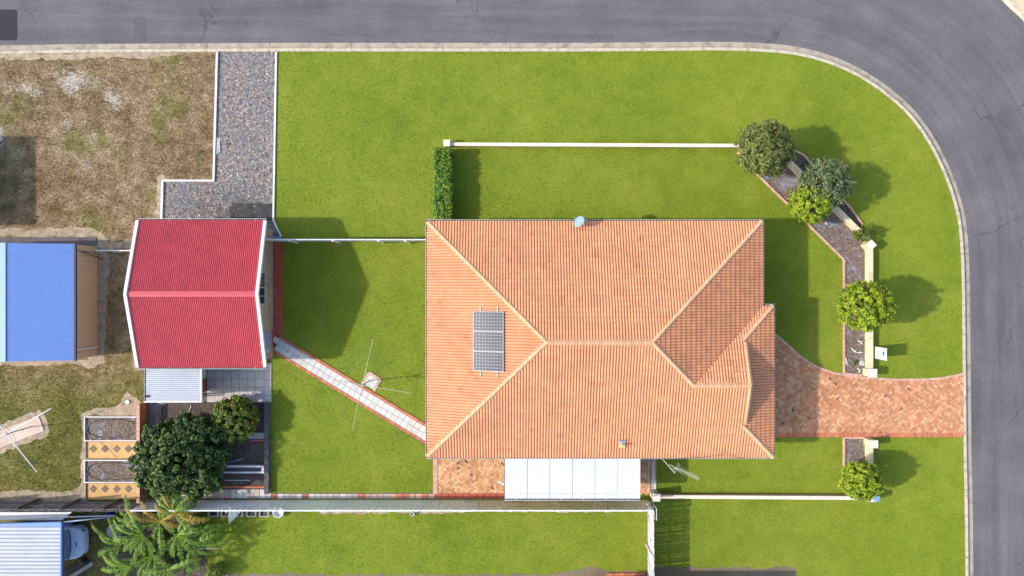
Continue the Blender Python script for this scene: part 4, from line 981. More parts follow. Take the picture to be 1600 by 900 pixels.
# ------------------------------------------------------------------ fences
def sheet_fence(label, p, q, h, facing, mats, pitch=.115, amp=.03, panel=2.35, cap=True, posts=None, name='metal_fence', kind='rib'):
    p = Vector((*p, 0)); q = Vector((*q, 0)); L = (q-p).length; d_ = (q-p).normalized(); nf = Vector((facing[0], facing[1], 0))
    f_ = root(name, label, 'fence', p.lerp(q, .5)); n = max(1, int(round(L/panel)))
    for k in range(n):
        a_ = p+d_*(L*k/n); m_ = corr(MB(), a_+Vector((0,0,.03)), d_, (0,0,1), nf, L/n-.004, h-.03, pitch, amp, kind)
        mat = mats(k/n) if callable(mats) else mats
        m_.build('panel', M[mat], f_)
    return f_, p, q, d_, nf, n, L
ff, p, q, d_, nf, n, L = sheet_fence('white corrugated metal fence between red shed and tiled house', P(413,377.4).xy, P(676,377.4).xy, 1.8, (0,1), 'white_metal', .16, .05, 2.35)
m_ = MB(); m_.beam(p+Vector((0,-.02,1.79)), q+Vector((0,-.02,1.79)), .035, .05); m_.build('top_rail', M['fence_sheet'], ff)
for px in (466, 532, 600, 640):
    c = P(px, 378.6); m_ = MB(); m_.box(c.x-.04, c.x+.04, c.y-.06, c.y+.0, 0, 1.74); m_.build('post', M['fence_sheet'], ff)
fb = root('slat_fence', 'long white upright slat fence along the bottom of the yard', 'fence', P(620, 781))
xa, xb = P(231,0).x, P(1011,0).x; yS = P(0,781.2).y; step = .118; protos = {}
for k in range(int((xb-xa)/step)):
    x = xa+step*(k+.5); mt = 'fence_sheet' if k*step/(xb-xa) < .66 else 'fence_pink'
    if mt not in protos:
        m_ = MB(); m_.box(-.035, .035, -.008, .008, .04, 1.78); o = m_.build('slat', M[mt], fb, origin=(0,0,0)); o.location = Vector((x, yS, 0))-fb.location; protos[mt] = o
    else:
        o = clone(protos[mt], fb, (x, yS, 0)); o.rotation_euler = (random.gauss(0,.004), random.gauss(0,.004), random.gauss(0,.05))
for z in (.35, 1.0, 1.765):
    m_ = MB(); m_.beam((xa, yS-.034, z), (xb, yS-.034, z), .05, .05); m_.build('rail', M['fence_sheet' if z > 1.5 else 'old_timber'], fb)
for k in range(12):
    x = xa+(xb-xa)*k/11; m_ = MB(); m_.box(x-.035, x+.035, yS-.13, yS-.062, 0, 1.72); m_.build('post', M['fence_sheet'], fb)
# picket fence running down (right of the slat fence)
pf = root('picket_fence', 'weathered white picket fence running down beside the bottom lawn', 'fence', P(1012, 850))
yA, yB = P(0,781).y, P(0,930).y; proto = None; step = .125; x_ = P(1012,0).x
for k in range(int((yA-yB)/step)):
    y = yA-step*(k+.5)
    if proto is None:
        m_ = MB(); m_.box(-.009, .009, -.057, .057, .05, 1.75); proto = m_.build('paling', M['paling'], pf, origin=(0,0,0)); proto.location = Vector((x_, y, 0))-pf.location
    else:
        o = clone(proto, pf, (x_, y, 0)); o.rotation_euler = (random.gauss(0,.012), random.gauss(0,.006), 0)
for z in (.35, .95, 1.55):
    m_ = MB(); m_.beam((x_-.035, yA, z), (x_-.035, yB, z), .04, .07); m_.build('rail', M['paling'], pf)
for py in (784, 850, 916):
    c = P(1010, py); m_ = MB(); m_.box(c.x-.06, c.x+.03, c.y-.045, c.y+.045, 0, 1.7); m_.build('post', M['paling'], pf)
for py in (800, 866):
    m_ = MB(); m_.beam((x_-.055, P(0,py).y, .35), (x_-.055, P(0,py+58).y, 1.5), .03, .06); m_.build('brace', M['paling'], pf)
# frame of the side gate
sg = root('side_gate', 'thin white gate frame beside the corner of the picket fence', 'gate', P(1017, 800))
x2 = P(1016,0).x
for a_, b_ in (((x2, P(0,780).y, .1), (x2, P(0,780).y, 1.7)), ((x2, P(0,797).y, .1), (x2, P(0,797).y, 1.7))): m_ = MB(); m_.beam(a_, b_, .04, .04); m_.build('stile', M['alu'], sg)
for z in (.12, .9, 1.68): m_ = MB(); m_.beam((x2, P(0,780.4).y, z), (x2, P(0,796.6).y, z), .035, .035); m_.build('rail', M['alu'], sg)
# dark paling fence bottom left
tf_ = root('paling_fence', 'dark weathered paling fence below the left dry yard', 'fence', P(110, 783))
xa, xb = P(-60,0).x, P(232,0).x; yF = P(0,782.5).y; proto = None
for k in range(int((xb-xa)/.13)):
    x = xa+.13*(k+.5)
    if proto is None: m_ = MB(); m_.box(-.06, .06, -.009, .009, .0, 1.68); proto = m_.build('paling', M['old_timber'], tf_, origin=(0,0,0)); proto.location = Vector((x, yF-.06, 0))-tf_.location
    else: o = clone(proto, tf_, (x, yF-.06, random.uniform(-.03,.02))); o.rotation_euler = (random.gauss(0,.01), random.gauss(0,.01), 0)
for z in (.3, .9, 1.5): m_ = MB(); m_.beam((xa, yF-.02, z), (xb, yF-.02, z), .05, .09); m_.build('rail', M['old_timber'], tf_)
for px in (-5, 60, 125, 188):
    c = P(px, 781); m_ = MB(); m_.box(c.x-.06, c.x+.06, c.y-.03, c.y+.08, 0, 1.72); m_.build('post', M['dark_timber'], tf_)

# ------------------------------------------------------------------ low walls and pillars
def low_wall(label, pts, w, h, seg, matw='cream_wall', matc='cream_cap', capw=.02, name='low_wall'):
    q = [P(x, y).xy for x, y in pts]; r_ = root(name, label, 'wall', (*q[0].lerp(q[-1], .5), 0))
    for i in range(len(q)-1):
        m_ = MB(); m_.beam((*q[i], (h-.05)/2), (*q[i+1], (h-.05)/2), w, h-.05); m_.build('wall_body', M[matw], r_)
        d_ = q[i+1]-q[i]; n = max(1, int(round(d_.length/seg)))
        for k in range(n):
            a_ = q[i]+d_*(k/n)+d_.normalized()*.006; b_ = q[i]+d_*((k+1)/n)-d_.normalized()*.006
            m_ = MB(); m_.beam((*a_, h-.024), (*b_, h-.024), w+2*capw, .05); m_.build('capstone', M[matc], r_, bevel=.008)
    return r_
low_wall('long low pink-cream wall above the house from hedge to garden', [(703,227.3),(1152,229.5)], .15, .38, 2.8, matw='pink_edge')
low_wall('long low pink-cream wall below the house towards the road', [(1030,773),(1335,775)], .15, .40, 2.85, matw='pink_edge')
low_wall('cream block garden wall running diagonally beside the bushes', [(1226,252),(1352,377)], .22, .45, 1.1, matc='cream_wall')
low_wall('straight cream block garden wall above the driveway', [(1354.5,387),(1354.5,575)], .24, .42, 1.5, matc='cream_wall')
low_wall('short cream block garden wall below the driveway', [(1354.5,692),(1354.5,738)], .24, .42, 1.0, matc='cream_wall')
def pillar(label, px, py, w, h, rot=0.0, name='pillar'):
    c = P(px, py); r_ = root(name, label, 'pillar', c); Mx = Matrix.Translation(c) @ Matrix.Rotation(rot, 4, 'Z')
    m_ = MB(); m_.box(-w/2, w/2, -w/2, w/2, 0, h-.06, None, Mx); m_.build('shaft', M['cream_wall'], r_, bevel=.01)
    m_ = MB(); m_.box(-w/2-.03, w/2+.03, -w/2-.03, w/2+.03, h-.06, h, None, Mx); m_.build('cap', M['cream_cap'], r_, bevel=.012)
    return r_
pillar('cream pillar where the garden wall bends', 1351, 384, .36, .75, .75)
pillar('cream pillar at the upper side of the driveway', 1353, 580.5, .40, .78)
pillar('cream pillar at the lower side of the driveway', 1354, 689, .36, .85)
pillar('cream pillar at the left end of the upper low wall', 699.5, 226.5, .30, .55)
pillar('tan gate pillar at the right corner of the patio', 1020, 769, .34, 1.05)
lb = pillar('cream letterbox pillar at the right end of the lower low wall', 1354, 772, .44, .62, name='letterbox')
c = P(1354,772); MB().box(c.x+.02, c.x+.30, c.y-.16, c.y+.14, .63, .86).build('letter_box', M['blue_light'], lb, bevel=.02)
def edging(label, pts, loc):
    r_ = root('brick_edging', label, 'edging', P(*loc)); header_row(r_, [P(x, y).xy for x, y in pts], 'brick', .23, .10, 0, .10, 'pink_edge'); return r_
edging('pink brick edging along the inner side of the front garden bed', [(1152,238),(1172,262),(1318,406),(1318,583),(1347,586)], (1250,330))
edging('pink brick edging round the short bed below the driveway', [(1318,735),(1318,683.5),(1350,683.5)], (1318,700))
edging('pink brick edging on the outer side of the narrow bed', [(1240,235),(1256,243),(1292,286),(1328,325),(1347,351)], (1290,286))
# patio side strip and gate
st = root('patio_kerb', 'pinkish concrete strip at the right side of the patio', 'edging', P(1020,742))
for k in range(3):
    p = P(1016.5, 713+k*18.3); q = P(1025, 713+(k+1)*18.3-.4); MB().box(p.x, q.x, q.y, p.y, 0, .07).build('strip', M['cream_cap' if k > 1 else 'pink_edge'], st)
pg = root('patio_gate', 'narrow pale metal gate across the right end of the patio', 'gate', P(1014,745))
x3 = P(1013.5,0).x
for py in (714, 766): c = P(1013.5, py); m_ = MB(); m_.beam((x3, c.y, .05), (x3, c.y, 1.3), .045, .045); m_.build('post', M['alu'], pg)
for z in (.15, 1.25): m_ = MB(); m_.beam((x3, P(0,714.8).y, z), (x3, P(0,765.2).y, z), .03, .03); m_.build('rail', M['alu'], pg)
for k in range(11):
    y = P(0, 718+k*4.4).y; m_ = MB(); m_.box(x3-.008, x3+.008, y-.008, y+.008, .17, 1.23); m_.build('bar', M['alu'], pg)

# ------------------------------------------------------------------ signboard
sgn = root('signboard', 'upright white signboard with small blue print on the lawn by the road', 'sign', P(1364,550.5))
x0 = P(1364,0).x; ya, yb = P(0,541).y, P(0,559.2).y
MB().box(x0-.012, x0+.012, yb, ya, .22, 1.42).build('board', M['sign_white'], sgn, bevel=.004)
bx = x0-.016; cy_ = P(0,549.4).y
MB().box(bx-.002, bx+.003, cy_-.12, cy_+.12, 1.03, 1.24).build('print', M['sign_blue'], sgn)
MB().box(bx-.004, bx-.0025, cy_-.10, cy_-.03, 1.13, 1.22).build('print_square', M['navy'], sgn)
MB().box(bx-.004, bx-.0025, cy_+.03, cy_+.10, 1.13, 1.22).build('print_square', M['navy'], sgn)
for y in (ya-.03, yb+.03): m_ = MB(); m_.box(x0+.013, x0+.05, y-.02, y+.02, 0, 1.42); m_.build('stake', M['steel'], sgn)

# ------------------------------------------------------------------ clotheslines
def hoist(label, px, py, z, ends, lift=.22, ar=.013, am='aerial'):
    tp = P(px, py, z); r_ = root('rotary_clothesline', label, 'clothesline', (tp.x, tp.y, .04))
    m_ = MB(); m_.tube((tp.x, tp.y, .04), (tp.x, tp.y, z+.02), .03, 10); m_.build('pole', M['steel'], r_)
    m_ = MB(); m_.tube((tp.x, tp.y, z-.12), (tp.x, tp.y, z+.06), .06, 10); m_.build('hub', M['steel'], r_)
    m_ = MB(); m_.tube((tp.x, tp.y, 1.0), (tp.x+.22, tp.y+.02, 1.0), .013); m_.tube((tp.x+.22, tp.y+.02, 1.0), (tp.x+.22, tp.y+.02, 1.12), .013); m_.build('crank_handle', M['steel'], r_)
    E = []
    for ex, ey in ends:
        e = P(ex, ey, z+lift); E.append(e); m_ = MB(); m_.tube((tp.x, tp.y, z), e, ar, 8, ar*.8); m_.build('arm', M[am], r_)
        m_ = MB(); m_.tube((tp.x, tp.y, z-.45), Vector((tp.x,tp.y,z)).lerp(e, .42), .011); m_.build('strut', M['steel'], r_)
    for t in (.35, .52, .68, .84, .98):
        for i in range(4):
            a_ = Vector((tp.x,tp.y,z)).lerp(E[i], t); b_ = Vector((tp.x,tp.y,z)).lerp(E[(i+1)%4], t); m_ = MB(); m_.tube(a_, b_, .0009, 4); m_.build('wire', M['alu'], r_)
hoist('rotary clothesline with four thin arms beside the diagonal path', 566, 602, 2.0, [(583,530),(640,614),(550,672),(496,588)])
hoist('rotary clothesline over the tan slab at the left edge', 10, 678, 2.0, [(80,638),(58,738),(-60,718),(-38,618)], ar=.024, am='alu')

# ------------------------------------------------------------------ planters and sunken garden
bw = root('brick_wall', 'low orange brick garden wall right of the planter beds', 'wall', T(-575, 255))
m_ = MB(); m_.box(T(-573.5,0).x, T(-569.5,0).x, P(0,783-4).y, P(0,628).y, 0, .82); m_.build('wall_body', M['orange_brick'], bw)
header_row(bw, [(T(-571.5,0).x, P(0,628).y), (T(-571.5,0).x, P(0,779).y)], 'coping_brick', .24, .17, .82, .86, 'pink_edge', True)
def bed(label, x0, y0, x1, y1, soilmat):
    r_ = root('planter_bed', label, 'planter', P((x0+x1)/2, (y0+y1)/2))
    p = P(x0, y0); q = P(x1, y1); t = .045
    MB().box(p.x+t, q.x-t, q.y+t, p.y-t, 0, .10).build('soil', M[soilmat], r_)
    for bx in ((p.x,q.x,p.y-t,p.y),(p.x,q.x,q.y,q.y+t),(p.x,p.x+t,q.y+t,p.y-t),(q.x-t,q.x,q.y+t,p.y-t)): MB().box(*bx, 0, .20).build('edge_board', M['white_edge'], r_)
    return r_, p, q
for lab, y0, y1 in (('upper planter bed of dry soil with black hose loops', 650, 688), ('lower planter bed of dry soil with black hose loops', 717.5, 753)):
    r_, p, q = bed(lab, 134.5, y0, 219, y1, 'mulch'); c = (p+q)/2; rx = (q.x-p.x)*.44; ry = abs(p.y-q.y)*.36
    pts = [Vector((c.x+rx*math.copysign(abs(math.cos(t))**.6, math.cos(t))+random.gauss(0,.02), c.y+ry*math.copysign(abs(math.sin(t))**.7, math.sin(t))+random.gauss(0,.02), .125)) for t in np.linspace(0.4, 6.0, 34)]
    m_ = MB()
    for i in range(len(pts)-1): m_.tube(pts[i], pts[i+1], .014, 5)
    tag(m_.build('garden_hose', M['black']), 'black drip hose looped in the '+lab.split(' with')[0], 'hose')
    litter('leaf_litter', 'dry leaves and clods in the '+lab.split(' with')[0], [(p.x+.06,p.y-.06),(q.x-.06,p.y-.06),(q.x-.06,q.y+.06),(p.x+.06,q.y+.06)], 150, MPAL+[(.10,.11,.03)], (.03,.1), .105)
for lab, y0, y1 in (('upper', 689.5, 716), ('lower', 755, 780)):
    ps = root('stepping_path', f'tan sand strip with four diamond pavers below the {lab} planter bed', 'path', P(176, (y0+y1)/2))
    p = P(136, y0); q = P(218, y1); MB().box(p.x, q.x, q.y, p.y, 0, .03).build('sand', M['tan_sand'], ps)
    m_ = MB(); m_.box(p.x-.03, p.x-.002, q.y, p.y, 0, .10); m_.build('edge_board', M['old_timber'], ps)
    for k in range(4):
        c = P(146+k*18.3, y0+11.5 if lab == 'upper' else y0+8.5); Mx = Matrix.Translation(c) @ Matrix.Rotation(math.pi/4+random.gauss(0,.05), 4, 'Z'); m_ = MB(); m_.box(-.14,.14,-.14,.14,.03,.055,None,Mx); m_.build('paver', M['dpaver'], ps)
rw = root('retaining_wall', 'dark concrete retaining wall between sunken garden and lawn', 'wall', P(419,700))
for k in range(5):
    y0 = 628+k*28.4; p = P(415.5, y0+.2); q = P(422.5, y0+28.2); MB().box(p.x, q.x, q.y, p.y, 0, .30+.01*(k%2)).build('wall_block', M['stained'], rw)
def slabt(name, label, cat, x0, y0, x1, y1, z1, mat, z0=0.0):
    p = P(x0, y0); q = P(x1, y1); m_ = MB(); m_.box(p.x, q.x, q.y, p.y, z0, z1); return tag(m_.build(name, M[mat], bevel=.008), label, cat)
slabt('concrete_strip', 'pale concrete strip beside the retaining wall under the citrus tree', 'edging', 388, 675.5, 415, 685, .12, 'concrete')
slabt('brick_strip', 'thin red brick strip below the pale concrete strip', 'edging', 392, 686.5, 415, 689, .10, 'rust')
slabt('brick_strip', 'long thin red brick strip above the fence path pavers', 'edging', 336, 759, 415, 762, .10, 'rust')
tr = root('garden_trough', 'long white framed trough in the sunken garden', 'planter', P(382,732))
for bx in ((346,726,416,728.6),(352,735.5,416,737.8),(411.5,728.7,416,735.4)):
    p = P(bx[0],bx[1]); q = P(bx[2],bx[3]); MB().box(p.x,q.x,q.y,p.y,0,.24).build('frame_board', M['white_edge'], tr)
p = P(348,728.7); q = P(411,735.4); MB().box(p.x,q.x,q.y,p.y,0,.12).build('soil', M['stained'], tr)
def pole(name, label, cat, a_, b_, w, h, mat, za=.06):
    m_ = MB(); m_.beam(P(*a_, za), P(*b_, za), w, h); return tag(m_.build(name, M[mat]), label, cat)
pole('plank', 'faded blue plank lying on dark soil', 'plank', (352,724), (379,717), .09, .05, 'plank')
pole('plank', 'thin pale plank lying below the white trough', 'plank', (351,750.5), (391,750.5), .055, .04, 'white_sheet')
pole('plank', 'blue edged board by the top corner of the red shed', 'plank', (416,370), (438,371), .10, .05, 'blue_light', .08)
cb = root('concrete_block', 'hollow concrete block in the corner of the sunken garden', 'block', P(411,633)); p = P(405,629.5); q = P(418,636); t = .05
for bx in ((p.x,q.x,p.y-t,p.y),(p.x,q.x,q.y,q.y+t),(p.x,p.x+t,q.y+t,p.y-t),(q.x-t,q.x,q.y+t,p.y-t),((p.x+q.x)/2-t/2,(p.x+q.x)/2+t/2,q.y+t,p.y-t)): MB().box(*bx, .01, .20).build('web', M['stained'], cb)
m_ = MB(); pts = [P(297+1.5*math.sin(i*.9), 631+i*2.2, .05) for i in range(8)]
for i in range(7): m_.tube(pts[i], pts[i+1], .02, 6)
tag(m_.build('hose_piece', M['white_metal']), 'short white hose piece on dark soil below the white roof', 'hose')
m_ = MB(); c = P(200,628); m_.lathe(c, [(.115,0),(.115,.05),(.10,.07),(0.02,.075)], 18); tag(m_.build('drain_lid', M['white_metal'], smooth=False), 'round white drain lid on bare soil above the planters', 'drain lid')
rb = root('boundary_board', 'weathered boards behind the orange brick wall', 'boards', P(243,650))
for k in range(5):
    x = P(232.5+k*4.2,0).x; MB().box(x, x+.13, P(0,668).y, P(0,630).y, 0.012, .06+.004*(k%2)).build('board', M['old_timber'], rb)
# tarp on gravel
m_ = MB(); nx, ny = 14, 6; vs = []; fs = []
for j in range(ny+1):
    for i in range(nx+1):
        c = P(360+66*i/nx+random.uniform(-1,1), 318+26*j/ny+random.uniform(-1,1)); vs.append((c.x, c.y, .02+random.uniform(0,.06)))
for j in range(ny):
    for i in range(nx): a_ = j*(nx+1)+i; fs.append((a_, a_+nx+1, a_+nx+2, a_+1))
tag(m_.add(vs, fs).build('tarp', M['tarp'], smooth=True), 'crumpled black tarp on the gravel pad by the red shed', 'tarp')
# ------------------------------------------------------------------ carport, car, clutter bottom left
cz = 2.35; cp = root('carport', 'white ribbed carport roof with blue trim at the bottom left corner', 'carport', P(40, 870))
p0 = P(-120, 960, cz); p1 = P(95.5, 822.5, cz); m_ = corr(MB(), (p0.x, p0.y, cz), (0,1,0), (1,0,0), (0,0,1), p1.y-p0.y, p1.x-p0.x, .20, .03, 'rib', dirt=True); m_.build('roof_sheet', [M['white_sheet'], M['rib_dark']], cp)
m_ = MB(); m_.beam((p1.x+.045, p0.y, cz), (p1.x+.045, p1.y+.2, cz), .07, .16); m_.build('gutter', M['blue_dark'], cp)
m_ = MB(); q = P(96, 815.5, cz); m_.add([(p0.x,p1.y,cz+.03),(p1.x,p1.y,cz+.03),(p1.x,q.y,cz+.05),(p0.x,q.y-.18,cz+.05),(p0.x,p1.y,cz-.1),(p1.x,p1.y,cz-.1),(p1.x,q.y,cz-.1),(p0.x,q.y-.18,cz-.1)], [(0,1,2,3),(0,4,5,1),(1,5,6,2),(2,6,7,3),(3,7,4,0)]); m_.build('fascia', M['blue_metal'], cp)
for py in (826, 940): c = P(94, py, cz); m_ = MB(); m_.box(c.x-.04,c.x+.04,c.y-.04,c.y+.04,0,cz-.1); m_.build('post', M['blue_dark'], cp)
s2 = root('side_roof', 'grey metal strip roof between carport and dark paling fence', 'roof', P(40,806)); a_ = P(-80,800.5,1.3); b_ = P(112,800.5,1.3); c_ = P(97,812.5,1.3); d_ = P(-80,813.5,1.3)
m_ = MB(); m_.add([a_,b_,c_,d_]+[v-Vector((0,0,.06)) for v in (a_,b_,c_,d_)], [(0,3,2,1),(4,5,6,7),(0,1,5,4),(1,2,6,5),(2,3,7,6),(3,0,4,7)]); m_.build('sheet', M['fence_sheet'], s2)
for v in (a_+Vector((1.5,-.15,0)), b_+Vector((-.6,-.15,0))): m_ = MB(); m_.box(v.x-.03,v.x+.03,v.y-.03,v.y+.03,0,1.25); m_.build('post', M['steel'], s2)
def tpole(label, a_, b_, za, zb, r=.035, name='pole'):
    m_ = MB(); m_.tube(P(*a_, za), P(*b_, zb), r, 10); return tag(m_.build(name, M['white_metal'], smooth=True), label, 'pole')
tpole('long white pole lying across the grey strip roof to the banana leaves', (5,811), (179,805.5), 1.45, 1.2)
tpole('short white pole from the carport corner to the banana leaves', (99,816), (179,807), 2.2, .6)
sub_ = MB().box(*(lambda p,q:(p.x,q.x,q.y,p.y))(P(31,797),P(42,801)), 0, .9); tag(sub_.build('timber_crate', M['tan_sand'], bevel=.01), 'small tan timber box behind the dark paling fence', 'box')
m_ = MB(); c = P(175,802.5); m_.lathe(c, [(.14,0),(.17,.1),(.17,.42),(.15,.5),(.06,.52)], 16); tag(m_.build('blue_drum', M['blue_plastic'], smooth=True), 'small blue drum beside the banana leaves', 'drum')
m_ = MB(); c = P(184,826); m_.lathe(c, [(.36,0),(.38,.03),(.38,.42),(.36,.46),(.05,.47)], 22); tag(m_.build('concrete_drum', M['concrete']), 'round pale concrete lid under the banana leaves', 'lid')
m_ = MB(); c = P(134.5,874); m_.lathe(c, [(.12,0),(.16,.05),(.16,.35),(.14,.4),(.04,.41)], 14); tag(m_.build('black_bucket', M['black'], smooth=True), 'black bucket beside the car nose', 'bucket')
dk = root('timber_ramp', 'dark slatted timber ramp beside the carport', 'ramp', P(118,890))
for k in range(6):
    a_ = P(99, 893+k*4.5, .1); b_ = P(138-k*1.5, 874+k*5.5, .1); m_ = MB(); m_.beam(a_, b_, .12, .05); m_.build('slat', M['dark_timber'], dk)
m_ = MB(); m_.beam(P(104,906,.12), P(145,880,.12), .2, .05); m_.build('side_board', M['concrete'], dk)
# car nose under the carport: body shell lofted along its length
car = root('parked_car', 'pale silver car with its bonnet showing beyond the carport roof', 'car', (P(131,0,.6).x-2.2, P(0,848.5,.8).y, 0)); X0 = P(132,0,.7).x; Y0 = car.location.y
def loft(mb, st, n=9):
    rows = []
    for x, hw, zb, zt, cr in st:
        row = [(x, -hw*.97, zb), (x, -hw, zb+(zt-zb)*.5), (x, -hw*.97, zt-.06)]
        for k in range(n): t = -1+2*k/(n-1); row.append((x, hw*.92*t, zt+cr*(1-t*t)))
        row += [(x, hw*.97, zt-.06), (x, hw, zb+(zt-zb)*.5), (x, hw*.97, zb)]; rows.append(row)
    q = len(rows[0]); vs = [(X0+p[0], Y0+p[1], p[2]) for r in rows for p in r]
    fs = [(i*q+k, i*q+k+1, (i+1)*q+k+1, (i+1)*q+k) for i in range(len(rows)-1) for k in range(q-1)]
    fs += [tuple(range(q))[::-1], tuple(range((len(rows)-1)*q, len(rows)*q))]; return mb.add(vs, fs)
b_ = loft(MB(), [(-4.3,.72,.4,.85,.02),(-4.1,.86,.25,.95,.03),(-3,.90,.22,.97,.03),(-1.2,.90,.22,.97,.05),(-.72,.89,.22,.95,.07),(-.35,.84,.22,.90,.06),(-.12,.70,.26,.82,.04),(0,.50,.32,.70,.02)]).build('body', M['car_paint'], car, smooth=True)
loft(MB(), [(-4.0,.66,.9,1.0,.02),(-3.6,.68,.9,1.42,.03),(-2.0,.70,.9,1.48,.04),(-1.55,.70,.9,1.42,.04),(-1.45,.70,.9,1.38,.03)]).build('cabin', M['car_paint'], car, smooth=True)
m_ = MB(); rows = []
for t in np.linspace(0, 1, 6):
    x = -1.44+.78*t; z = 1.42-.42*t; hw = .68+.12*t; rows.append([(X0+x+.10*(1-(k/4-1)**2)*t*1.1, Y0+hw*(k/4-1), z+.02) for k in range(9)])
vs = [v for r in rows for v in r]; m_.add(vs, [(i*9+k, i*9+k+1, (i+1)*9+k+1, (i+1)*9+k) for i in range(5) for k in range(8)]); m_.build('windscreen', M['car_glass'], car, smooth=True)
m_ = MB()
for k in range(8):
    a_ = Vector(rows[5][k])+Vector((.03,0,.015)); bb = Vector(rows[5][k+1])+Vector((.03,0,.015)); m_.tube(a_, bb, .018, 6)
m_.build('cowl_seal', M['black'], car)
for s in (-1, 1):
    m_ = MB(); m_.lathe((X0-.16, Y0+s*.60, .62), [(.10,0),(.12,.06),(.06,.13)], 12); m_.build('headlight', M['glass_dark'], car)
    for x in (-.85, -3.5): m_ = MB(); m_.tube((X0+x, Y0+s*.74, .32), (X0+x, Y0+s*.92, .32), .32, 20); m_.build('wheel', M['black'], car)
    m_ = MB(); m_.box(X0-1.3, X0-1.15, Y0+s*.90-.07, Y0+s*.90+.07, 1.0, 1.14); m_.build('mirror', M['car_paint'], car, bevel=.02)
m_ = MB()
for k in range(6): m_.box(X0-.30, X0-.255, Y0-.15+k*.05, Y0-.12+k*.05, .945, .962)
m_.build('badge', M['black'], car)
# tubs along the slat fence
for i, (px, w, mat) in enumerate(((336,15,'black'),(355,13,'black'),(375,13,'stained'),(395,14,'stained'),(415,14,'stained'),(437,17,'black'))):
    names = ['first','second','third','fourth','fifth','sixth']
    r_ = root('planter_tub', f'{names[i]} white rimmed tub from the left along the slat fence', 'tub', P(px,795), 'tubs along the slat fence')
    p = P(px-w/2, 786); q = P(px+w/2, 805); t = .035; h = .28
    if i == 5:
        m_ = MB(); c = P(px, 798); m_.lathe(c, [(.24,0),(.30,h),(.27,h),(.25,.1)], 20); m_.build('shell', M['white_metal'], r_)
        crown = [(c, .22)]
    else:
        for bx in ((p.x,q.x,p.y-t,p.y),(p.x,q.x,q.y,q.y+t),(p.x,p.x+t,q.y+t,p.y-t),(q.x-t,q.x,q.y+t,p.y-t)): MB().box(*bx, 0, h).build('side', M['gutter'], r_)
        MB().box(p.x+t,q.x-t,q.y+t,p.y-t,0,h-.1).build('soil', M['darksoil'], r_)
m_ = MB(); v = [P(357,792,1.75), P(357,820,.9), P(376,800,1.2)]; m_.add(v, [(0,1,2)]); o = m_.build('shade_cloth', M['sail']); tag(o, 'small white gauze triangle hanging from the slat fence', 'shade cloth')
m_ = MB(); c = P(645,801.5); m_.lathe(c, [(.09,0),(.13,.2),(.12,.22),(.06,.2),(.05,.12)], 16); tag(m_.build('plant_pot', M['steel']), 'small round grey pot at the foot of the slat fence', 'pot')
bb_ = root('brick_border', 'red brick border pieces at the bottom of the right end of the lawn', 'edging', P(980,897)); header_row(bb_, [P(948,896.5).xy, P(1008,896).xy], 'brick', .24, .12, 0, .12, 'red_brick')

# ------------------------------------------------------------------ vegetation
def leaves(pts, nrm, size, aspect=.55, jit=.6):
    n = len(pts); nn = nrm+rng.normal(0, jit, (n, 3)); nn /= np.linalg.norm(nn, axis=1)[:,None]+1e-9
    r_ = rng.normal(0, 1, (n, 3)); u = np.cross(nn, r_); u /= np.linalg.norm(u, axis=1)[:,None]+1e-9; v = np.cross(nn, u)
    s = rng.uniform(.6, 1.25, n)[:,None]*size; co = np.zeros((n, 4, 3))
    co[:,0] = pts-u*s*.5; co[:,1] = pts+v*s*aspect*.5+nn*s*.08; co[:,2] = pts+u*s*.5; co[:,3] = pts-v*s*aspect*.5+nn*s*.08
    return co
def crown_pts(c, rad, n, nclump, cr, shape='ball', fill=.35):
    c = np.array(c); rad = np.array(rad)
    d_ = rng.normal(0, 1, (nclump, 3)); d_ /= np.linalg.norm(d_, axis=1)[:,None]
    if shape == 'box': d_ = d_/np.abs(d_).max(1)[:,None]
    rr = np.where(rng.random(nclump) < fill, rng.uniform(.35, .8, nclump), rng.uniform(.80, 1.0, nclump))
    if shape == 'box':
        cc = rng.uniform(-1, 1, (nclump, 3)); k = rng.integers(0, 3, nclump); k[rng.random(nclump) < .30] = 2
        cc[np.arange(nclump), k] = np.where((k == 2), 1.0, np.sign(cc[np.arange(nclump), k])); cc = c+cc*rad*.97
    else: cc = c+d_*rr[:,None]*rad*(1+rng.normal(0, .05, (nclump, 1)))
    idx = rng.integers(0, nclump, n); off = rng.normal(0, 1, (n, 3)); off *= (cr*rng.uniform(.2, 1, n)/ (np.linalg.norm(off, axis=1)+1e-9))[:,None]
    p = cc[idx]+off
    nr = (p-c)/rad; nr /= np.linalg.norm(nr, axis=1)[:,None]+1e-9; nr = nr*.6+off/cr*.5; nr[:,2] += .6
    bright = np.clip(rng.random(nclump)[idx]*.4+rng.random(n)*.75-.12, 0, 1); bright[rng.random(n) < .14] *= .2
    return p, nr, bright
def trunk_mesh(base, c, rad, r0, limbs=6, mat='bark', twigs=0):
    m_ = MB(); base = Vector(base); c = Vector(c); fork = base.lerp(c, .45)+Vector((random.uniform(-.05,.05), random.uniform(-.05,.05), 0))
    m_.tube(base, fork, r0, 8, r0*.75); ends = []
    for k in range(limbs):
        a_ = 2*math.pi*k/limbs+random.uniform(-.3,.3); e = c+Vector((math.cos(a_)*rad[0]*.6, math.sin(a_)*rad[1]*.6, rad[2]*random.uniform(-.1,.5)))
        m_.tube(fork, e, r0*.6, 6, r0*.2); ends.append(e)
        for j in range(2+twigs):
            f = e+Vector((random.gauss(0,.17)*rad[0], random.gauss(0,.17)*rad[1], random.uniform(.0,.4)*rad[2])); m_.tube(fork.lerp(e, random.uniform(.5,1)), f, r0*.22, 5, r0*.08)
    return m_
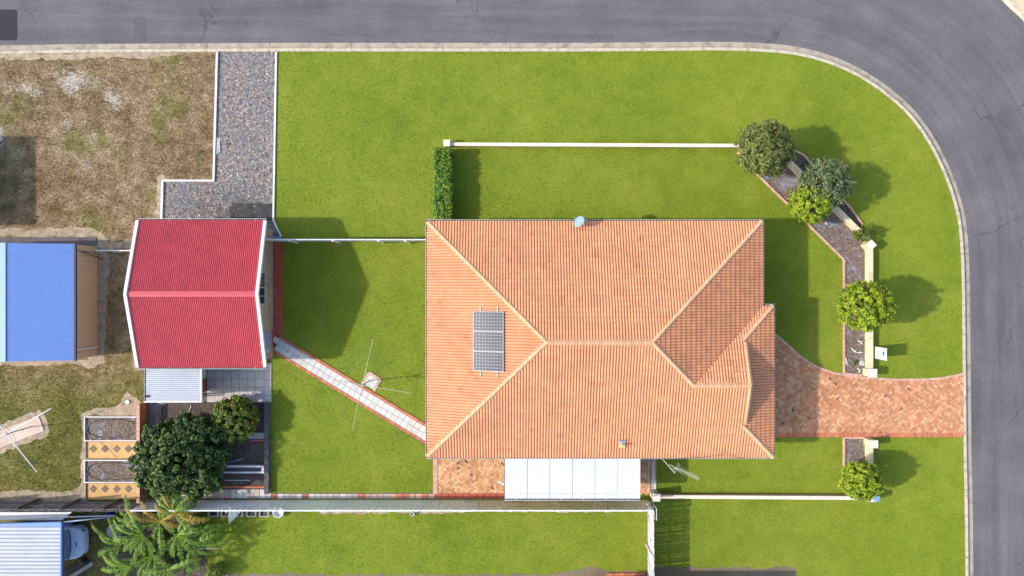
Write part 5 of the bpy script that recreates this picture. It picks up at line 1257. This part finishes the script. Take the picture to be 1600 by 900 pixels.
def tree(name, label, cat, px, py, zc, rpx, mat, n, size, nclump=90, cr=.22, flat=1.0, ell=1.0, r0=.07, limbs=6, zrad=None, group=None, aspect=.55, fill=.35, twigs=0, tmat='bark'):
    c = P(px, py, zc); k = K*(H-zc)/H; rad = (rpx*k*ell-cr*.4, rpx*k/ell-cr*.4, (zrad or rpx*k*flat)-cr*.3)
    r_ = root(name, label, cat, (c.x, c.y, 0), group)
    trunk_mesh((c.x, c.y, 0), c, rad, r0, limbs, twigs=twigs).build('trunk', M[tmat], r_)
    p, nr, b = crown_pts(c, rad, n, nclump, cr, fill=fill); co = leaves(p, nr, size, aspect); co[:,:,2] = np.maximum(co[:,:,2], .04)
    co -= np.array(r_.location)[None,None,:]; cols = np.repeat(b[:,None], 3, 1)**1.1
    o = bpy.data.objects.new('crown', fast_mesh('crown', co, 4, M[mat], cols)); COL.objects.link(o); o.parent = r_
    return r_, c, rad
tree('round_tree', 'large round bright green tree in the front bed above the driveway', 'tree', 1351, 479, 2.45, 40, 'leaf_bright', 20000, .12, 480, .14, fill=.2)
tree('round_tree', 'round bright green tree at the end of the lower low wall', 'tree', 1345, 751, 1.75, 31, 'leaf_bright', 13000, .12, 330, .14, fill=.2)
tree('round_tree', 'round bright yellow-green tree in the diagonal part of the bed', 'tree', 1267, 317, 1.6, 33, 'leaf_bright', 14000, .12, 340, .14, fill=.2)
tree('olive_bush', 'feathery olive green bush at the right end of the upper low wall', 'bush', 1196, 233, 2.5, 45, 'leaf_olive', 17000, .20, 420, .24, aspect=.26, zrad=1.2)
tree('olive_bush', 'low straggly olive shrub at the foot of the feathery bush', 'bush', 1172, 250, .45, 22, 'leaf_olive', 1500, .12, 40, .2, zrad=.35, aspect=.3)
r_, c, rad = tree('twiggy_shrub', 'grey green twiggy shrub with pale bare branches beside the cream wall', 'shrub', 1290, 285, 1.9, 41, 'leaf_grey', 8000, .14, 220, .22, limbs=9, zrad=1.15, fill=.5, twigs=3, tmat='greytwig')
m_ = MB()
for k in range(170):
    d_ = Vector((random.gauss(0,1), random.gauss(0,1), abs(random.gauss(0,.9))+.15)).normalized(); s = Vector((d_.x*rad[0], d_.y*rad[1], d_.z*rad[2]))*random.uniform(.72,.95)
    p = c+s; t = (d_*.4+Vector((random.gauss(0,1),random.gauss(0,1),random.gauss(0,.35)))).normalized(); m_.tube(p, p+t*random.uniform(.15,.32), .008, 4, .004)
m_.build('bare_twigs', M['greytwig'], r_)['kind'] = 'stuff'
tree('small_shrub', 'small dark green shrub beside the bend pillar', 'shrub', 1350, 364, .55, 16, 'leaf_citrus', 1700, .09, 45, .16, zrad=.5)
tree('garden_weed', 'small dark weed in the bed near the driveway pillar', 'plant', 1336, 566, .12, 5, 'leaf_dark', 150, .07, 8, .08, zrad=.12, r0=.01, limbs=3)
r1, c1, rad1 = tree('citrus_tree', 'yellow-green citrus tree with oranges below the courtyard', 'tree', 366, 656, 1.0, 38, 'leaf_citrus', 12500, .14, 320, .17, fill=.2, zrad=.8)
for k in range(15):
    d_ = Vector((random.gauss(0,1), random.gauss(0,1), abs(random.gauss(0,.8))+.1)).normalized(); p = c1+Vector((d_.x*rad1[0], d_.y*rad1[1], d_.z*rad1[2]))*random.uniform(.86,.99)
    if k == 0:
        m_ = MB(); m_.lathe((0,0,-.045), [(.012,0),(.04,.015),(.048,.045),(.038,.078),(.01,.09)], 10); fo = m_.build('orange', M['orange'], r1, smooth=True, origin=(0,0,0)); fo.location = p-r1.location
    else: clone(fo, r1, p)
# big dense tree: several lobes make one uneven crown
def lobed(name, label, cat, lobes, mat, size, trunk_at, r0):
    r_ = root(name, label, cat, (*P(*trunk_at).xy, 0)); cos = []; cl = []
    c0 = P(lobes[0][0], lobes[0][1], lobes[0][2]); trunk_mesh((r_.location.x, r_.location.y, 0), c0, (1.6,1.5,1.2), r0, 8, twigs=1).build('trunk', M['bark'], r_)
    for px, py, zc, rpx, n in lobes:
        c = P(px, py, zc); k = K*(H-zc)/H; rad = (rpx*k-.08, rpx*k-.08, min(rpx*k*.8, zc*.72)); p, nr, b = crown_pts(c, rad, int(n*1.15), max(30, n//32), .17, fill=.3); cos.append(leaves(p, nr, size)); cl.append(b)
    co = np.concatenate(cos)-np.array(r_.location)[None,None,:]; b = np.concatenate(cl)
    o = bpy.data.objects.new('crown', fast_mesh('crown', co, 4, M[mat], np.repeat(b[:,None], 3, 1)**1.6)); COL.objects.link(o); o.parent = r_
    return r_
lobed('dense_tree', 'big dense dark green tree beside the planter beds', 'tree', [(280,712,1.9,50,9000),(246,706,1.6,36,5000),(318,738,1.5,34,4500),(314,688,1.6,36,4500),(262,748,1.4,34,4000),(302,760,1.2,22,2500),(252,678,1.4,26,3000),(340,712,1.3,20,2000),(219,722,1.2,17,1200),(292,664,1.4,20,2000),(232,742,1.2,22,1500),(335,752,1.1,16,1000)], 'leaf_dark', .17, (298,694), .14)
# hedge
hz = 1.15; hedge = root('hedge', 'clipped bright green hedge running from the low wall to the house', 'hedge', P(691,285))
a_ = P(677,230,hz); b_ = P(705.5,352,hz); c = ((a_.x+b_.x)/2, (a_.y+b_.y)/2, hz/2); rad = ((b_.x-a_.x)/2-.06, (a_.y-b_.y)/2-.06, hz/2-.05)
MB().box(a_.x+.2, b_.x-.2, b_.y+.2, a_.y-.2, .05, hz-.22).build('light_block_core', M['dark_timber'], hedge)  # solid dark box added so no light leaks through the hedge
p, nr, b = crown_pts(c, rad, 24000, 700, .125, 'box'); co = leaves(p, nr, .13, .6); co[:,:,2] = np.maximum(co[:,:,2], .02); co -= np.array(hedge.location)[None,None,:]
o = bpy.data.objects.new('foliage', fast_mesh('foliage', co, 4, M['leaf_hedge'], np.repeat(b[:,None],3,1)**1.2)); COL.objects.link(o); o.parent = hedge
for k in range(7): y = a_.y-.4-k*.58; m_ = MB(); m_.tube((c[0], y, 0), (c[0]+random.uniform(-.1,.1), y+random.uniform(-.1,.1), .8), .03, 6, .012); m_.build('stem', M['bark'], hedge)
# banana clump
def frond(parent, base, az, L, w, rise, droop, mat, torn=.5, name='frond'):
    N = 15; rib = []; base = Vector(base); h = Vector((math.cos(az), math.sin(az), 0)); s = Vector((-math.sin(az), math.cos(az), 0))
    for i in range(N+1):
        t = i/N; bend = .12*math.sin(t*2.2+az*3); rib.append(base+h*(L*t)*(1-.10*t)+s*(bend*L*t*t)+Vector((0,0, rise*math.sin(t*1.9)-droop*t*t)))
    m_ = MB(); 
    for i in range(N): m_.tube(rib[i], rib[i+1], .022*(1-.8*i/N), 5, .022*(1-.8*(i+1)/N), (.85,.85,.85))
    for sd in (-1, 1):
        for i in range(2, N*2):
            t = i/(N*2); k = min(N-1, int(t*N)); f = t*N-k; p = rib[k].lerp(rib[k+1], f); k2 = min(N-1, int((t+.5/N)*N)); p2 = rib[k2].lerp(rib[min(N,k2+1)], (t+.42/N)*N-k2 if k2 < N else 0)
            wd = w*math.sin(math.pi*min(1, (t*.93+.07)))**.6*random.uniform(.72,1.05)
            dr_ = (s*sd+h*random.uniform(.15,.55)).normalized(); sag = Vector((0,0,-wd*random.uniform(.1,.55)))
            e1 = p+dr_*wd+sag; e2 = p2+dr_*wd*random.uniform(.8,1.0)+sag*random.uniform(.7,1.2)
            if random.random() < torn*.18: continue
            cc = random.uniform(.1,.85)*(.6 if sd < 0 else 1); m_.add([p, p2, e2, e1], [(0,1,2,3)], (cc,cc,cc))
    return m_.build(name, M[mat], parent)
ban = root('banana_clump', 'ragged banana clump with splayed torn fronds at the bottom left', 'banana plant', P(252, 832))
stems = [((270,800),1.7,[100,72,128,20,-15,165,200,320,45,85,110,150,5]), ((278,835),1.6,[10,-28,-60,-100,-140,60,25,-45,-5,-75,-120,40]), ((225,838),1.8,[160,195,215,235,250,140,275,110,180,205,225,300]), ((240,868),1.5,[200,225,260,300,170,330,130,215,240,190,280]), ((210,815),1.4,[150,180,120,210]), ((205,885),1.8,[185,215,165,240,150,200,175]), ((250,815),1.6,[95,130,60,20,160,200,-20,240,280,320]), ((298,850),1.4,[0,-30,30,-60,60,-90,15]), ((190,850),1.4,[170,200,150,230,120,250]), ((262,890),1.7,[250,290,330,200,20])]
for (px, py), z, azs in stems:
    sc0 = 1/(1+z/H); b_ = P(800+(px-800)*sc0+2, 450+(py-450)*sc0); tp = P(px, py, z); m_ = MB(); m_.tube(b_, tp, .10, 9, .06); m_.build('stem', M['leaf_yellow' if z < 1.5 else 'bark'], ban)
    for az in azs:
        yel = random.random() < .14 and py < 820
        frond(ban, tp, math.radians(az+random.uniform(-10,10)), random.uniform(1.3,2.3), random.uniform(.13,.27), random.uniform(.2,.6), random.uniform(.3,.9), 'leaf_yellow' if yel else 'leaf_banana')
tree('undergrowth', 'dark leafy undergrowth below the banana fronds', 'bush', 262, 858, .7, 40, 'leaf_dark', 5000, .14, 110, .25, zrad=.6, aspect=.4)
tree('undergrowth', 'dark twiggy bush behind the right end of the banana clump', 'bush', 306, 818, .6, 20, 'leaf_dark', 1600, .11, 45, .2, zrad=.5, aspect=.4)
tree('undergrowth', 'pale green shrub at the bottom edge right of the bananas', 'bush', 340, 893, .5, 17, 'leaf_citrus', 1500, .10, 45, .2, zrad=.4)
m_ = MB(); a_ = P(290,857,.6); b_ = P(345,857.5,.5); m_.tube(a_, b_, .025, 6, .008); tag(m_.build('dead_branch', M['driftwood']), 'thin pale dead branch poking out of the bananas over lawn', 'branch')
# bleached branches and a rock in the front bed
def branch(label, pts, z=.05):
    m_ = MB(); q = [P(x, y, z+random.uniform(0,.05)) for x, y in pts]
    for i in range(len(q)-1): m_.tube(q[i], q[i+1], .035*(1-.5*i/len(q)), 6, .035*(1-.5*(i+1)/len(q)))
    m_.tube(q[1], q[1]+Vector((.12,.14,.05)), .02, 5, .006); m_.tube(q[-2], q[-2]+Vector((-.10,-.16,.04)), .018, 5, .006)
    return tag(m_.build('bleached_branch', M['driftwood'], smooth=True), label, 'branch')
branch('forked bleached branch in the middle of the bed', [(1331,544),(1335,549),(1340,551),(1345,550),(1349,552)])
branch('bleached branch in the bed near the cream wall', [(1341,532),(1345,535),(1349,538)])
branch('short bleached branch by the inner edging of the bed', [(1322,559),(1322,567),(1326,571)])
branch('bleached branch at the bottom of the bed by the pillar', [(1340,575),(1343,579),(1344,583)])
def rock(label, px, py, r, zs=.6):
    m_ = MB(); c = P(px, py); prof_ = [(r*.8,0),(r,.25*r),(r*.85,.5*r*zs*1.6),(r*.4,r*zs)]; m_.lathe(c, prof_, 11); m_.v = [(x+random.uniform(-.15,.15)*r, y+random.uniform(-.15,.15)*r, z) for x, y, z in m_.v]
    return tag(m_.build('rock', M['rock']), label, 'rock')
rock('pale grey rock in the bed beside the driveway pillar', 1346.5, 567, .17)
rock('small pale stone in the diagonal part of the bed', 1291, 349, .09)
rock('pale stone at the left edge of the dry yard', -1, 218, .22)
rock('grey stone beside the fence path below the trough', 397, 767, .10)
m_ = MB(); c = P(1197,276); 
for k in range(3): m_.add([P(1190+k*4,271+k,.05), P(1197+k*2,277,.07), P(1203,280-k,.05), P(1194,276+k,.06)], [(0,1,2,3)])
tag(m_.build('plastic_scrap', M['blue_light']), 'crumpled blue plastic scrap in the bed below the olive bush', 'scrap')
